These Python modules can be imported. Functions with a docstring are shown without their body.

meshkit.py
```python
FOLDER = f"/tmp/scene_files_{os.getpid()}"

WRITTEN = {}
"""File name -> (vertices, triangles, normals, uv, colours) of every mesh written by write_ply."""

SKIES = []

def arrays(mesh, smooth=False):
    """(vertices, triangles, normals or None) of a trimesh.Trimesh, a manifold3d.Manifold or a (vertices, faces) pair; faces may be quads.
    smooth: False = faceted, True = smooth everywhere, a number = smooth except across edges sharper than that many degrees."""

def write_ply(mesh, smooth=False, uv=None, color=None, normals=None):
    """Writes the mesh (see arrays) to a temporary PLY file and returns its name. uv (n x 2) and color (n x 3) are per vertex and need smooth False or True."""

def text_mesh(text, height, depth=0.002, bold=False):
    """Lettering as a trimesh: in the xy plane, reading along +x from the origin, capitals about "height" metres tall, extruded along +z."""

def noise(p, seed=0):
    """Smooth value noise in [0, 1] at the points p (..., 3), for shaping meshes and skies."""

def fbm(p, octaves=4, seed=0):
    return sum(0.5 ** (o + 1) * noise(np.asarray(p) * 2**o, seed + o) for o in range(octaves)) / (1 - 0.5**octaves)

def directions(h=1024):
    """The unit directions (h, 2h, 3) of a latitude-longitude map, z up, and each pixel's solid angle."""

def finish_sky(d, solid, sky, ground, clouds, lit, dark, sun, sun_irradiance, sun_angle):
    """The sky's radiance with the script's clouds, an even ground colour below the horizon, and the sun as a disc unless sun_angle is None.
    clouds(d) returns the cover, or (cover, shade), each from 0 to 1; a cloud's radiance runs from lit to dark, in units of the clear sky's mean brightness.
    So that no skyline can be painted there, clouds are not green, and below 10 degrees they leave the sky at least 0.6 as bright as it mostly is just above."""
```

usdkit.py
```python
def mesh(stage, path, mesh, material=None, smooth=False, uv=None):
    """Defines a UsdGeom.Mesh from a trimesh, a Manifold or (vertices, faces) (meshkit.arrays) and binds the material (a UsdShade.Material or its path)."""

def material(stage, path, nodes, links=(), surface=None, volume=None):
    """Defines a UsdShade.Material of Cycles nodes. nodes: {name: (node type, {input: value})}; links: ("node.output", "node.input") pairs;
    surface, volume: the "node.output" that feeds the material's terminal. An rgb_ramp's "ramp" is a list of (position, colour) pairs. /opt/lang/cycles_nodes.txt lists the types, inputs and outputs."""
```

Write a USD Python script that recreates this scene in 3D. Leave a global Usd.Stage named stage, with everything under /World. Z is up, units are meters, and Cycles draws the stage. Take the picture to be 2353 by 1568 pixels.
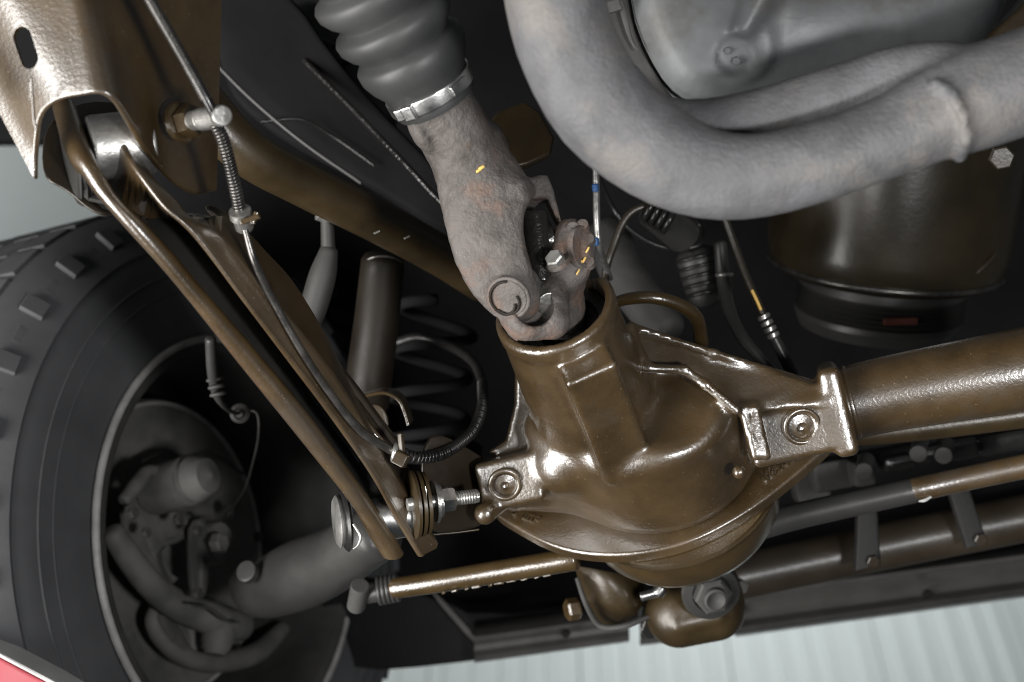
import math, random
import numpy as np, trimesh, usdkit, meshkit
import manifold3d as m3
import mapbox_earcut
from pxr import Usd, UsdGeom, UsdLux, UsdShade, Gf, Sdf
random.seed(7); RNG = np.random.default_rng(7)

# ------------------------------------------------------------------ stage, camera, lights
stage = Usd.Stage.CreateInMemory()
UsdGeom.SetStageUpAxis(stage, UsdGeom.Tokens.z); UsdGeom.SetStageMetersPerUnit(stage, 1.0)
UsdGeom.Xform.Define(stage, '/World'); UsdGeom.Scope.Define(stage, '/World/Looks')
PITCH = math.radians(52.0)
LOC = np.array([0, 0, 1.2])
RX = np.array([1.0, 0, 0]); VIEW = np.array([0, math.cos(PITCH), math.sin(PITCH)]); UP = np.array([0, -math.sin(PITCH), math.cos(PITCH)])
ROT = np.stack([RX, UP, -VIEW])            # rows: the photographer's right, up and back axes
FOVW = 0.728                               # picture width at one metre
PXW = 2353.0
K = FOVW / PXW
def W(p): return np.asarray(p, float) @ ROT + LOC
def C(u, v, d): return np.array([(u - 1176.5) * K * d, -(v - 784) * K * d, -d])

cam = UsdGeom.Camera.Define(stage, '/World/camera')
mtx = Gf.Matrix4d(*RX, 0, *UP, 0, *(-VIEW), 0, *LOC, 1)
cam.AddTransformOp().Set(mtx)
cam.CreateHorizontalApertureAttr(36.0); cam.CreateVerticalApertureAttr(36.0 * 682 / 1024); cam.CreateFocalLengthAttr(36.0 / FOVW)
cam.CreateClippingRangeAttr(Gf.Vec2f(0.01, 100)); cam.CreateFStopAttr(5.0); cam.CreateFocusDistanceAttr(1.02)
cam.CreateExposureAttr(0.0)

def light(name, pos, aim, w, h, power, color=(1, 1, 1)):
    L = UsdLux.RectLight.Define(stage, '/World/' + name)
    p, a = W(pos), W(aim)
    z = p - a; z /= np.linalg.norm(z)
    x = np.cross([0, 0, 1.0], z); x /= max(np.linalg.norm(x), 1e-6); y = np.cross(z, x)
    L.AddTransformOp().Set(Gf.Matrix4d(*x, 0, *y, 0, *z, 0, *p, 1))
    L.CreateWidthAttr(w); L.CreateHeightAttr(h); L.CreateIntensityAttr(power); L.CreateColorAttr(Gf.Vec3f(*color))
    return L
light('work_light', (-1.50, -0.55, 0.15), C(1250, 900, 1.0), 1.7, 1.3, 14.0, (1, .98, .95))
light('flash', (0.38, -0.13, 0.05), C(1150, 800, 1.0), 0.11, 0.11, 205.0)
def Cw(p): return (np.asarray(p, float) - LOC) @ ROT.T
light('wall_fill', Cw((1.0, 2.9, 6.2)), Cw((0.9, 4.6, 5.0)), 1.4, .5, 13.0, (.97, 1, 1))  # added unseen light that brightens the wall behind the bumper
light('ceiling_fill', Cw((-3.7, 3.3, 6.1)), Cw((-2.3, 3.6, 7.05)), .6, .6, 16.0, (.97, 1, 1))  # added light out of view, aimed up to brighten the ceiling patch

M = {}
def mat(name, nodes, links, surface='p.BSDF'):
    M[name] = usdkit.material(stage, '/World/Looks/' + name, nodes, links, surface=surface); return M[name]

dm = usdkit.material(stage, '/World/Looks/ambient', {'b': ('background_shader', {'color': (.9, .95, 1.0), 'strength': 0.04})}, [], surface='b.background')
dome = UsdLux.DomeLight.Define(stage, '/World/fill_dome'); dome.CreateIntensityAttr(1.0)  # even dim fill added to lift the blacks, no sky here
UsdShade.MaterialBindingAPI.Apply(dome.GetPrim()).Bind(dm)
dome.GetPrim().SetCustomDataByKey('kind', 'structure')

# ------------------------------------------------------------------ materials
def surf(name, c1, c2, rough=.5, rvar=.1, metal=0., coat=0., coatr=.15, bump=.3, bscale=400., scale=25., spec=.5, specks=None, rust=None, low=.35, high=.65, bdist=.001):
    n = {'g': ('geometry', {}), 'n': ('noise_texture', {'scale': scale, 'detail': 6, 'roughness': .6}),
         'r': ('rgb_ramp', {'ramp': [(low, c1), (high, c2)]}),
         'n2': ('noise_texture', {'scale': bscale, 'detail': 3, 'roughness': .55}),
         'b': ('bump', {'strength': bump, 'distance': bdist}),
         'mr': ('map_range', {'from_min': .3, 'from_max': .7, 'to_min': max(rough - rvar, .03), 'to_max': rough + rvar}),
         'p': ('principled_bsdf', {'metallic': metal, 'coat_weight': coat, 'coat_roughness': coatr, 'coat_ior': 1.85, 'specular_ior_level': spec})}
    l = [('g.position', 'n.vector'), ('g.position', 'n2.vector'), ('n.fac', 'r.fac'), ('n2.fac', 'b.height'),
         ('b.normal', 'p.normal'), ('n.fac', 'mr.value'), ('mr.result', 'p.roughness')]
    if coat: l.append(('b.normal', 'p.coat_normal'))
    src = 'r.color'
    if rust:
        n['n3'] = ('noise_texture', {'scale': rust[1], 'detail': 5, 'roughness': .65}); n['r3'] = ('rgb_ramp', {'ramp': [(rust[2], (0, 0, 0)), (rust[2] + .14, (1, 1, 1))]})
        n['mx'] = ('mix', {'color2': rust[0]}); l += [('g.position', 'n3.vector'), ('n3.fac', 'r3.fac'), ('r3.color', 'mx.fac'), (src, 'mx.color1')]; src = 'mx.color'
    if specks:
        n['vo'] = ('voronoi_texture', {'scale': specks[1]}); n['rv'] = ('rgb_ramp', {'ramp': [(specks[2], (1, 1, 1)), (specks[2] + .06, (0, 0, 0))]})
        n['ms'] = ('mix', {'color2': specks[0]}); l += [('g.position', 'vo.vector'), ('vo.distance', 'rv.fac'), ('rv.color', 'ms.fac'), (src, 'ms.color1')]; src = 'ms.color'
    l.append((src, 'p.base_color'))
    return mat(name, n, l)
surf('bronze', (.037, .0215, .0065), (.070, .0405, .0115), rough=.40, rvar=.10, metal=.0, spec=1.0, coat=1.0, coatr=.23, bump=.24, bscale=430, scale=18, rust=((.06, .043, .026), 13, .52), specks=((.25, .2, .12), 170, .035))
surf('bronze_fine', (.040, .025, .009), (.065, .040, .013), rough=.34, rvar=.10, metal=.0, coat=.9, coatr=.16, bump=.22, bscale=500, scale=20)
surf('dark_steel', (.10, .095, .09), (.19, .18, .17), rough=.3, rvar=.1, metal=.85, bump=.2, bscale=300, scale=60)
surf('bronze_dull', (.024, .016, .007), (.048, .031, .011), rough=.42, rvar=.12, metal=.1, coat=.2, coatr=.3, bump=.2, bscale=260, scale=16)
surf('dark_brown', (.022, .016, .010), (.036, .027, .017), rough=.45, rvar=.1, coat=.2, coatr=.3, bump=.2, bscale=260, scale=14)
surf('cast_grey', (.078, .068, .062), (.132, .118, .110), rough=.62, rvar=.12, bump=.9, bscale=300, bdist=.0013, scale=42, spec=.35, low=.38, high=.62, rust=((.15, .10, .078), 30, .53), specks=((.27, .25, .23), 420, .07))
surf('exhaust_grey', (.088, .088, .091), (.134, .134, .140), rough=.6, rvar=.12, bump=.75, bscale=380, scale=34, spec=.4, low=.36, high=.64, rust=((.155, .145, .136), 16, .5), specks=((.085, .085, .09), 520, .16))
surf('pan_grey', (.10, .106, .11), (.14, .146, .15), rough=.5, rvar=.1, bump=.15, bscale=200, scale=12, spec=.4, rust=((.075, .073, .068), 9, .5))
surf('boot_rubber', (.036, .037, .037), (.054, .055, .055), rough=.48, rvar=.08, bump=.08, bscale=300, scale=12)
surf('tyre_rubber', (.072, .073, .077), (.10, .101, .106), rough=.75, rvar=.06, bump=.1, bscale=300, scale=10, spec=.3)
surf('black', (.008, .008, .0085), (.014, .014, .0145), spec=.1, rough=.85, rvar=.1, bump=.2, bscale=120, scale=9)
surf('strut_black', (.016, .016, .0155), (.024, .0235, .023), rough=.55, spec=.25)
surf('shade_brown', (.010, .0075, .005), (.017, .0125, .008), rough=.55, spec=.25, bump=.2, bscale=260)  # brown darkened to put shade into the shock tube and ring grooves
surf('drum_shaded', (.014, .011, .006), (.032, .022, .009), rough=.36, coat=.3, coatr=.25, bump=.12, bscale=260, scale=7)  # bronze darkened so the exhaust pipe's shade sits in the drum colour
surf('bumper_black', (.04, .039, .037), (.055, .053, .05), rough=.33, rvar=.06, bump=.08, bscale=400)
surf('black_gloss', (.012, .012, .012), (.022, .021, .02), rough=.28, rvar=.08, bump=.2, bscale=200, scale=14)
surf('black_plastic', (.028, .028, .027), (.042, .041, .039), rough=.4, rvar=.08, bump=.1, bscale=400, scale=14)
surf('dusty_dark', (.038, .037, .036), (.06, .058, .055), rough=.7, rvar=.1, bump=.3, bscale=160, scale=20)
surf('wheel_grey', (.085, .085, .082), (.145, .14, .132), low=.4, high=.6, rough=.65, rvar=.1, bump=.3, bscale=160, scale=18)
surf('steel', (.55, .55, .54), (.68, .68, .67), rough=.28, rvar=.1, metal=1., bump=.12, bscale=240, scale=40)
surf('worn_steel', (.36, .35, .33), (.52, .51, .49), rough=.36, rvar=.12, metal=.8, bump=.4, bscale=240, scale=40)
surf('oily_black', (.012, .011, .010), (.02, .019, .017), rough=.25, rvar=.1, coat=.4, coatr=.1, bump=.9, bscale=260, scale=30)
surf('grey_hose', (.034, .033, .031), (.05, .048, .046), rough=.6, rvar=.1, bump=.1, bscale=300, scale=20)
surf('yellow_paint', (.75, .42, .06), (.85, .6, .2), rough=.4, bump=.2, bscale=400)
surf('blue_paint', (.03, .09, .24), (.05, .13, .30), rough=.4)
surf('red_orange', (.07, .018, .012), (.10, .026, .016), rough=.6)
surf('lip_grey', (.26, .255, .245), (.40, .39, .38), rough=.5, bump=.5, bscale=200, scale=40)
surf('red_paint', (.33, .045, .06), (.36, .05, .068), rough=.5, bump=.02)
surf('pale_edge', (.45, .45, .44), (.55, .55, .54), rough=.5)
surf('wall_white', (.70, .765, .76), (.76, .82, .81), rough=.55, rvar=.05, bump=.02, bscale=30, scale=1.2)
surf('ceiling_grey', (.50, .54, .53), (.55, .59, .575), rough=.6, rvar=.05, bump=.02, bscale=30, scale=1.2)

# ------------------------------------------------------------------ scene bookkeeping
THINGS = []
class Thing:
    def __init__(s, name, label, cat, group=None, kind=None):
        s.name, s.label, s.cat, s.group, s.kind, s.parts = name, label, cat, group, kind, []
        THINGS.append(s)
    def add(s, name, mesh, m, smooth=40, parent=None, label=None):
        s.parts.append([name, mesh, m, smooth, parent, label]); return len(s.parts) - 1
USED = {}
def numbered(parent, name):
    k = USED.get((parent, name), 0); USED[(parent, name)] = k + 1
    return f'{parent}/{name}' + (f'_{k:03d}' if k else '')
def build_all():
    for t in THINGS:
        allv = np.concatenate([W(p[1][0]) for p in t.parts])
        base = np.array([allv[:, 0].mean(), allv[:, 1].mean(), allv[:, 2].min()])
        path = numbered('/World', t.name)
        paths = []
        solo = len(t.parts) == 1
        if not solo:
            x = UsdGeom.Xform.Define(stage, path); x.AddTranslateOp().Set(Gf.Vec3d(*base))
        for (name, (v, f), m, smooth, parent, label) in t.parts:
            pp = path if solo else numbered(path if parent is None else paths[parent], name)
            me = usdkit.mesh(stage, pp, trimesh.Trimesh(W(v) - base, f, process=False), M[m], smooth=smooth)
            if solo: me.AddTranslateOp().Set(Gf.Vec3d(*base))
            if label: me.GetPrim().SetCustomDataByKey('label', label)
            paths.append(pp)
        pr = stage.GetPrimAtPath(path)
        if t.label: pr.SetCustomDataByKey('label', t.label)
        if t.cat: pr.SetCustomDataByKey('category', t.cat)
        if t.group: pr.SetCustomDataByKey('group', t.group)
        if t.kind: pr.SetCustomDataByKey('kind', t.kind)

# ------------------------------------------------------------------ shapes (all in metres, photographer's axes)
def unit(a): a = np.asarray(a, float); return a / np.linalg.norm(a)
def cat(*ms):
    V, F, o = [], [], 0
    for v, f in ms: V.append(v); F.append(np.asarray(f) + o); o += len(v)
    return np.concatenate(V), np.concatenate(F)
def outward(v, f):
    t = trimesh.Trimesh(v, f, process=False)
    return (v, f[:, ::-1]) if t.volume < 0 else (v, f)
def cap(ring, off, flip):
    c = ring.mean(0); u, s, vt = np.linalg.svd(ring - c); q = (ring - c) @ vt[:2].T
    t = np.asarray(mapbox_earcut.triangulate_float64(np.ascontiguousarray(q), np.array([len(q)], np.uint32))).reshape(-1, 3)
    nrm = np.zeros(2)
    area = 0.5 * np.sum(q[:, 0] * np.roll(q[:, 1], -1) - np.roll(q[:, 0], -1) * q[:, 1])
    a = q[t]; ta = ((a[:, 1, 0] - a[:, 0, 0]) * (a[:, 2, 1] - a[:, 0, 1]) - (a[:, 1, 1] - a[:, 0, 1]) * (a[:, 2, 0] - a[:, 0, 0])).sum()
    if area * ta < 0: t = t[:, ::-1]
    return (t[:, ::-1] if flip else t) + off
def loft(sec, closed=False):
    S = np.asarray(sec, float); T, n = S.shape[:2]
    V = S.reshape(-1, 3); F = []
    i = np.arange(n); j = (i + 1) % n
    for t in range(T if closed else T - 1):
        a, b = t * n, ((t + 1) % T) * n
        F.append(np.stack([a + i, a + j, b + j], 1)); F.append(np.stack([a + i, b + j, b + i], 1))
    if not closed: F.append(cap(S[0], 0, True)); F.append(cap(S[-1], (T - 1) * n, False))
    return outward(V, np.concatenate(F))
def spline(P, n=8):
    P = np.asarray(P, float)
    if len(P) < 3:
        t = np.linspace(0, 1, n + 1)[:, None]; return P[0] * (1 - t) + P[1] * t
    Q = np.vstack([2 * P[0] - P[1], P, 2 * P[-1] - P[-2]]); out = []
    for i in range(len(P) - 1):
        p0, p1, p2, p3 = Q[i:i + 4]
        t = np.linspace(0, 1, n, endpoint=False)[:, None]
        out.append(.5 * (2 * p1 + (p2 - p0) * t + (2 * p0 - 5 * p1 + 4 * p2 - p3) * t**2 + (3 * p1 - p0 - 3 * p2 + p3) * t**3))
    out.append(P[-1:]); return np.vstack(out)
def frames(P):
    T = np.gradient(P, axis=0); T /= np.linalg.norm(T, axis=1, keepdims=True) + 1e-12
    a = np.array([0, 0, 1.0]) if abs(T[0][2]) < .9 else np.array([1.0, 0, 0])
    N = [unit(a - T[0] * (a @ T[0]))]
    for i in range(1, len(P)):
        v = N[-1] - T[i] * (N[-1] @ T[i]); N.append(unit(v))
    N = np.array(N); return T, N, np.cross(T, N)
def sweep(P, r, n=20, flat=1.0, rnd=True):
    P = np.asarray(P); r = np.broadcast_to(np.asarray(r, float), (len(P),))
    T, N, B = frames(P); a = np.linspace(0, 2 * math.pi, n, endpoint=False)
    sec = [P[i] + r[i] * (np.cos(a)[:, None] * N[i] * flat + np.sin(a)[:, None] * B[i]) for i in range(len(P))]
    if rnd:
        c0, c1 = [], []
        for q in (.55, .85):
            h = math.sqrt(1 - q * q)
            c0.append(P[0] - T[0] * r[0] * h * .5 + (sec[0] - P[0]) * q); c1.insert(0, P[-1] + T[-1] * r[-1] * h * .5 + (sec[-1] - P[-1]) * q)
        sec = c0 + sec + c1
    return loft(sec)
def pts(L): return np.array([C(*p[:3]) for p in L])
def tube(L, r, n=20, sub=8, flat=1.0, rnd=True):
    """L: (u, v, d) points; r: radius in picture units there (one or one per point)"""
    L = np.asarray(L, float); P = pts(L)
    rr = np.broadcast_to(np.asarray(r, float), (len(L),)) * K * L[:, 2]
    Q = spline(np.hstack([P, rr[:, None]]), sub)
    return sweep(Q[:, :3], Q[:, 3], n, flat, rnd)
def axes(d):
    d = unit(d); a = np.array([0, 0, 1.0]) if abs(d[2]) < .9 else np.array([0, 1.0, 0])
    x = unit(np.cross(a, d)); return x, np.cross(d, x), d
def lathe(a, d, prof, n=40, squash=1.0, annular=False):
    """prof: (distance along d from a, radius)"""
    x, y, d = axes(d); t = np.linspace(0, 2 * math.pi, n, endpoint=False)
    ring = np.cos(t)[:, None] * x + squash * np.sin(t)[:, None] * y
    return loft([a + d * h + ring * max(r, 1e-5) for h, r in prof], closed=annular)
def rod(a, b, r, n=24, ch=.15):
    a, b = np.asarray(a), np.asarray(b); L = np.linalg.norm(b - a); c = min(ch * r, L * .3)
    return lathe(a, b - a, [(0, r - c), (c * .3, r - c * .3), (c, r), (L - c, r), (L - c * .3, r - c * .3), (L, r - c)], n)
def hexnut(c, d, r, h, hole=0.0, spin=0.2):
    x, y, d = axes(d); a = np.arange(6) * math.pi / 3 + spin
    ring = np.cos(a)[:, None] * x + np.sin(a)[:, None] * y
    s = [c + ring * r * .9, c + d * h * .12 + ring * r, c + d * h * .85 + ring * r, c + d * h + ring * r * .86]
    if hole: s += [c + d * h + ring * hole, c + d * h * .5 + ring * hole]
    return loft(s)
def ringt(c, d, R, r, n=40, m=12, squash=1.0):
    x, y, d = axes(d); t = np.linspace(0, 2 * math.pi, n, endpoint=False); a = np.linspace(0, 2 * math.pi, m, endpoint=False)
    rad = np.cos(t)[:, None] * x + squash * np.sin(t)[:, None] * y
    return loft([c + rad[i] * R + (np.cos(a)[:, None] * rad[i] + np.sin(a)[:, None] * d) * r for i in range(n)], closed=True)
def coil(L, R, r, turns, n=8, per=18, sub=10):
    """helix of wire radius r wound at radius R (picture units) along L"""
    L = np.asarray(L, float); P = spline(pts(L), sub); dm_ = L[:, 2].mean()
    s = np.concatenate([[0], np.cumsum(np.linalg.norm(np.diff(P, axis=0), axis=1))]); s /= s[-1]
    T, N, B = frames(P); t = np.linspace(0, 1, int(turns * per)); I = lambda A: np.stack([np.interp(t, s, A[:, k]) for k in range(3)], 1)
    a = t * turns * 2 * math.pi
    Q = I(P) + R * K * dm_ * (np.cos(a)[:, None] * I(N) + np.sin(a)[:, None] * I(B))
    return sweep(Q, r * K * dm_, n, rnd=False)
def chaikin(p, k):
    p = np.asarray(p, float)
    for _ in range(k):
        q = np.roll(p, -1, 0); p = np.stack([.75 * p + .25 * q, .25 * p + .75 * q], 1).reshape(-1, 2)
    return p
def slab(poly, d, th, bev=.0015, k=2):
    """plate with the outline poly; d: a distance or f(u, v); th: thickness in metres"""
    p = chaikin(poly, k)
    A = np.sum(p[:, 0] * np.roll(p[:, 1], -1) - np.roll(p[:, 0], -1) * p[:, 1])
    if A < 0: p = p[::-1]
    f = d if callable(d) else (lambda u, v: d)
    P = np.array([C(u, v, f(u, v)) for u, v in p])
    t = np.roll(P, -1, 0) - np.roll(P, 1, 0); t[:, 2] = 0; t /= np.linalg.norm(t, axis=1, keepdims=True) + 1e-9
    nin = np.stack([t[:, 1], -t[:, 0], 0 * t[:, 0]], 1)
    c = P.mean(0)
    if np.sum(nin * (c - P)) < 0: nin = -nin
    z = np.array([0, 0, 1.0])
    rings = [P + nin * bev, P + nin * bev * .3 - z * bev * .3, P - z * bev, P - z * (th - bev), P + nin * bev - z * th]
    return loft(rings)
def ribbon(curve, E, th, sub=6, up=None):
    """bent sheet: the curve (u, v, d) is its near edge, E (metres, one or per point) the way it runs back"""
    P = spline(pts(curve), sub); E = np.broadcast_to(np.asarray(E, float), P.shape) if np.ndim(E) == 1 else spline(E, sub)
    T = np.gradient(P, axis=0); T /= np.linalg.norm(T, axis=1, keepdims=True)
    N = np.cross(T, E); N /= np.linalg.norm(N, axis=1, keepdims=True); e = E / np.linalg.norm(E, axis=1, keepdims=True)
    h = th / 2; a = np.linspace(math.pi / 2, -math.pi / 2, 7)
    S = []
    for i in range(len(P)):
        front = [P[i] + e[i] * h + N[i] * h * math.sin(q) - e[i] * h * math.cos(q) for q in a]
        ss = np.linspace(.08, 1, 14)
        S.append(np.array(front + [P[i] + E[i] * k - N[i] * h for k in ss] + [P[i] + E[i] * k + N[i] * h for k in ss[::-1]]))
    return loft(S)
def box(c, ex, ey, ez, hx, hy, hz, r=.002):
    ex, ey, ez = unit(ex), unit(ey), unit(ez); S = []
    def rect(ax, ay): 
        o = []
        for sx, sy in ((1, 1), (-1, 1), (-1, -1), (1, -1)):
            for q in ((0, .5, 1) if sx * sy > 0 else (1, .5, 0)):
                o.append(c * 0 + ex * sx * (ax - r + r * math.cos(q * math.pi / 2)) + ey * sy * (ay - r + r * math.sin(q * math.pi / 2)))
        return np.array(o)
    for z, i in ((-hz, r), (-hz + r * .3, r * .3), (-hz + r, 0), (hz - r, 0), (hz - r * .3, r * .3), (hz, r)):
        S.append(c + ez * z + rect(hx - i, hy - i))
    return loft(S)

# ------------------------------------------------------------------ implicit shapes for castings
def s_sphere(P, c, r): return np.linalg.norm(P - c, axis=1) - r
def s_cone(P, a, b, ra, rb):
    ba = b - a; t = np.clip((P - a) @ ba / (ba @ ba), 0, 1); return np.linalg.norm(P - a - t[:, None] * ba, axis=1) - (ra + (rb - ra) * t)
def s_cyl(P, a, b, r, rnd=.003):
    d = b - a; L = np.linalg.norm(d); d = d / L; q = P - a; h = q @ d; rad = np.linalg.norm(q - h[:, None] * d, axis=1)
    if np.ndim(r): r = r[0] + (r[1] - r[0]) * np.clip(h / L, 0, 1)
    dx = rad - r + rnd; dy = np.abs(h - L / 2) - L / 2 + rnd
    return np.minimum(np.maximum(dx, dy), 0) + np.hypot(np.maximum(dx, 0), np.maximum(dy, 0)) - rnd
def s_box(P, c, R, h, rnd=.004):
    q = np.abs((P - c) @ np.asarray(R).T) - (np.asarray(h) - rnd)
    return np.linalg.norm(np.maximum(q, 0), axis=1) + np.minimum(q.max(1), 0) - rnd
def s_ell(P, c, R, h):
    q = (P - c) @ np.asarray(R).T; h = np.asarray(h); k0 = np.linalg.norm(q / h, axis=1); k1 = np.linalg.norm(q / h**2, axis=1); return k0 * (k0 - 1) / np.maximum(k1, 1e-9)
def s_poly(P, poly, z0, z1, rnd=.003, k=0.0, y0=0.0):
    """prism over the outline poly (x, y metres) between z0 and z1"""
    if k: P = np.stack([P[:, 0], P[:, 1], P[:, 2] - k * (y0 - P[:, 1])], 1)
    x, y = P[:, 0], P[:, 1]; d = np.full(len(P), 1e9); s = np.ones(len(P))
    n = len(poly)
    for i in range(n):
        a, b = poly[i], poly[i - 1]; e = b - a; w = np.stack([x - a[0], y - a[1]], 1); t = np.clip(w @ e / (e @ e), 0, 1)
        q = w - t[:, None] * e; d = np.minimum(d, (q * q).sum(1))
        c1, c2, c3 = y >= a[1], y < b[1], e[0] * w[:, 1] > e[1] * w[:, 0]
        flip = (c1 & c2 & c3) | (~c1 & ~c2 & ~c3); s = np.where(flip, -s, s)
    d2 = s * np.sqrt(d) + rnd; dz = np.abs(P[:, 2] - (z0 + z1) / 2) - abs(z1 - z0) / 2 + rnd
    return np.minimum(np.maximum(d2, dz), 0) + np.hypot(np.maximum(d2, 0), np.maximum(dz, 0)) - rnd
def smin(a, b, k):
    h = np.clip(.5 + .5 * (b - a) / k, 0, 1); return b + (a - b) * h - k * h * (1 - h)
def smax(a, b, k): return -smin(-a, -b, k)
def nets(f, lo, hi, h):
    lo, hi = np.asarray(lo, float), np.asarray(hi, float)
    n = np.ceil((hi - lo) / h).astype(int) + 1
    ax = [lo[k] + np.arange(n[k]) * h for k in range(3)]
    G = np.stack(np.meshgrid(*ax, indexing='ij'), -1).reshape(-1, 3)
    val = np.concatenate([f(G[i:i + 400000]) for i in range(0, len(G), 400000)]).reshape(n)
    ins = val < 0
    nc = n - 1; cnt = np.zeros(nc); acc = np.zeros((*nc, 3))
    cs = [(a, b, c) for a in (0, 1) for b in (0, 1) for c in (0, 1)]
    sl = lambda o: tuple(slice(o[k], o[k] + nc[k]) for k in range(3))
    for i, p in enumerate(cs):
        for q in cs[i + 1:]:
            if sum(abs(p[k] - q[k]) for k in range(3)) != 1: continue
            va, vb = val[sl(p)], val[sl(q)]; x = (va < 0) != (vb < 0)
            t = np.where(x, va / np.where(x, va - vb, 1), 0)
            for k in range(3): acc[..., k] += np.where(x, p[k] + (q[k] - p[k]) * t, 0)
            cnt += x
    act = cnt > 0; idx = np.full(nc, -1); idx[act] = np.arange(act.sum())
    cell = np.stack(np.nonzero(act), 1); V = lo + (cell + acc[act] / cnt[act][:, None]) * h
    F = []
    for k in range(3):
        a, b = (k + 1) % 3, (k + 2) % 3
        s0 = [slice(None)] * 3; s1 = [slice(None)] * 3; s0[k] = slice(0, -1); s1[k] = slice(1, None)
        i0, i1 = ins[tuple(s0)], ins[tuple(s1)]; X = np.stack(np.nonzero(i0 != i1), 1); fl = i0[tuple(X.T)]
        ok = (X[:, a] > 0) & (X[:, b] > 0) & (X[:, a] < nc[a]) & (X[:, b] < nc[b]); X, fl = X[ok], fl[ok]
        ea, eb = np.eye(3, dtype=int)[a], np.eye(3, dtype=int)[b]
        q = [idx[tuple((X - o).T)] for o in (ea + eb, eb, 0 * ea, ea)]
        q = np.stack(q, 1); q = np.where(fl[:, None], q, q[:, ::-1]); F += [q[:, [0, 1, 2]], q[:, [0, 2, 3]]]
    F = np.concatenate(F)
    for _ in range(2):
        e = h * .25; g = np.stack([f(V + e * np.eye(3)[k]) - f(V - e * np.eye(3)[k]) for k in range(3)], 1) / (2 * e)
        V = V - np.clip(f(V), -h, h)[:, None] * g / np.maximum((g * g).sum(1), .2)[:, None]
    return outward(V, F)
def px(u, v, d): return C(u, v, d)[:2]

# ------------------------------------------------------------------ background: wall, ceiling (world axes turned into the photographer's)
def ribbed(p0, du, dv, width, height, n, depth, seed):
    """ribbed sheet: p0 corner, du along the width, dv along the ribs, depth towards the viewer"""
    rng = np.random.default_rng(seed); nn = np.cross(du, dv); x, o = 0.0, []
    while x < width - .16:
        w = .05 + .03 * rng.random(); g = .045 + .05 * rng.random()
        for q, z in ((0, 0), (g, 0), (g + .008, depth), (g + .008 + w * .45, depth), (g + .016 + w * .45, 0)): o.append((x + q, z))
        x = o[-1][0] + 1e-4
    o.append((width - .006, 0)); o.append((width - .004, -.02)); o.append((0, -.02)); o.insert(0, (0, -.015))
    S = [np.array([p0 + du * a + nn * z + dv * t for a, z in o]) for t in (0, height)]
    v, f = loft(S); return Cw(v), f
t = Thing('wall', None, None, kind='structure')
for i in range(12):
    t.add('panel', ribbed(np.array([-2.2 + i * .62, 4.6, 3.4]), np.array([1.0, 0, 0]), np.array([0, 0, 1.0]), .62, 3.62, 6, .014, i), 'wall_white', False)
t = Thing('ceiling', None, None, kind='structure')
for i in range(8):
    t.add('panel', ribbed(np.array([-7.0, 4.55 - i * .62, 7.05]), np.array([0, -1.0, 0]), np.array([1.0, 0, 0]), .62, 10.0, 6, .010, 40 + i), 'ceiling_grey', False)

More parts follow.
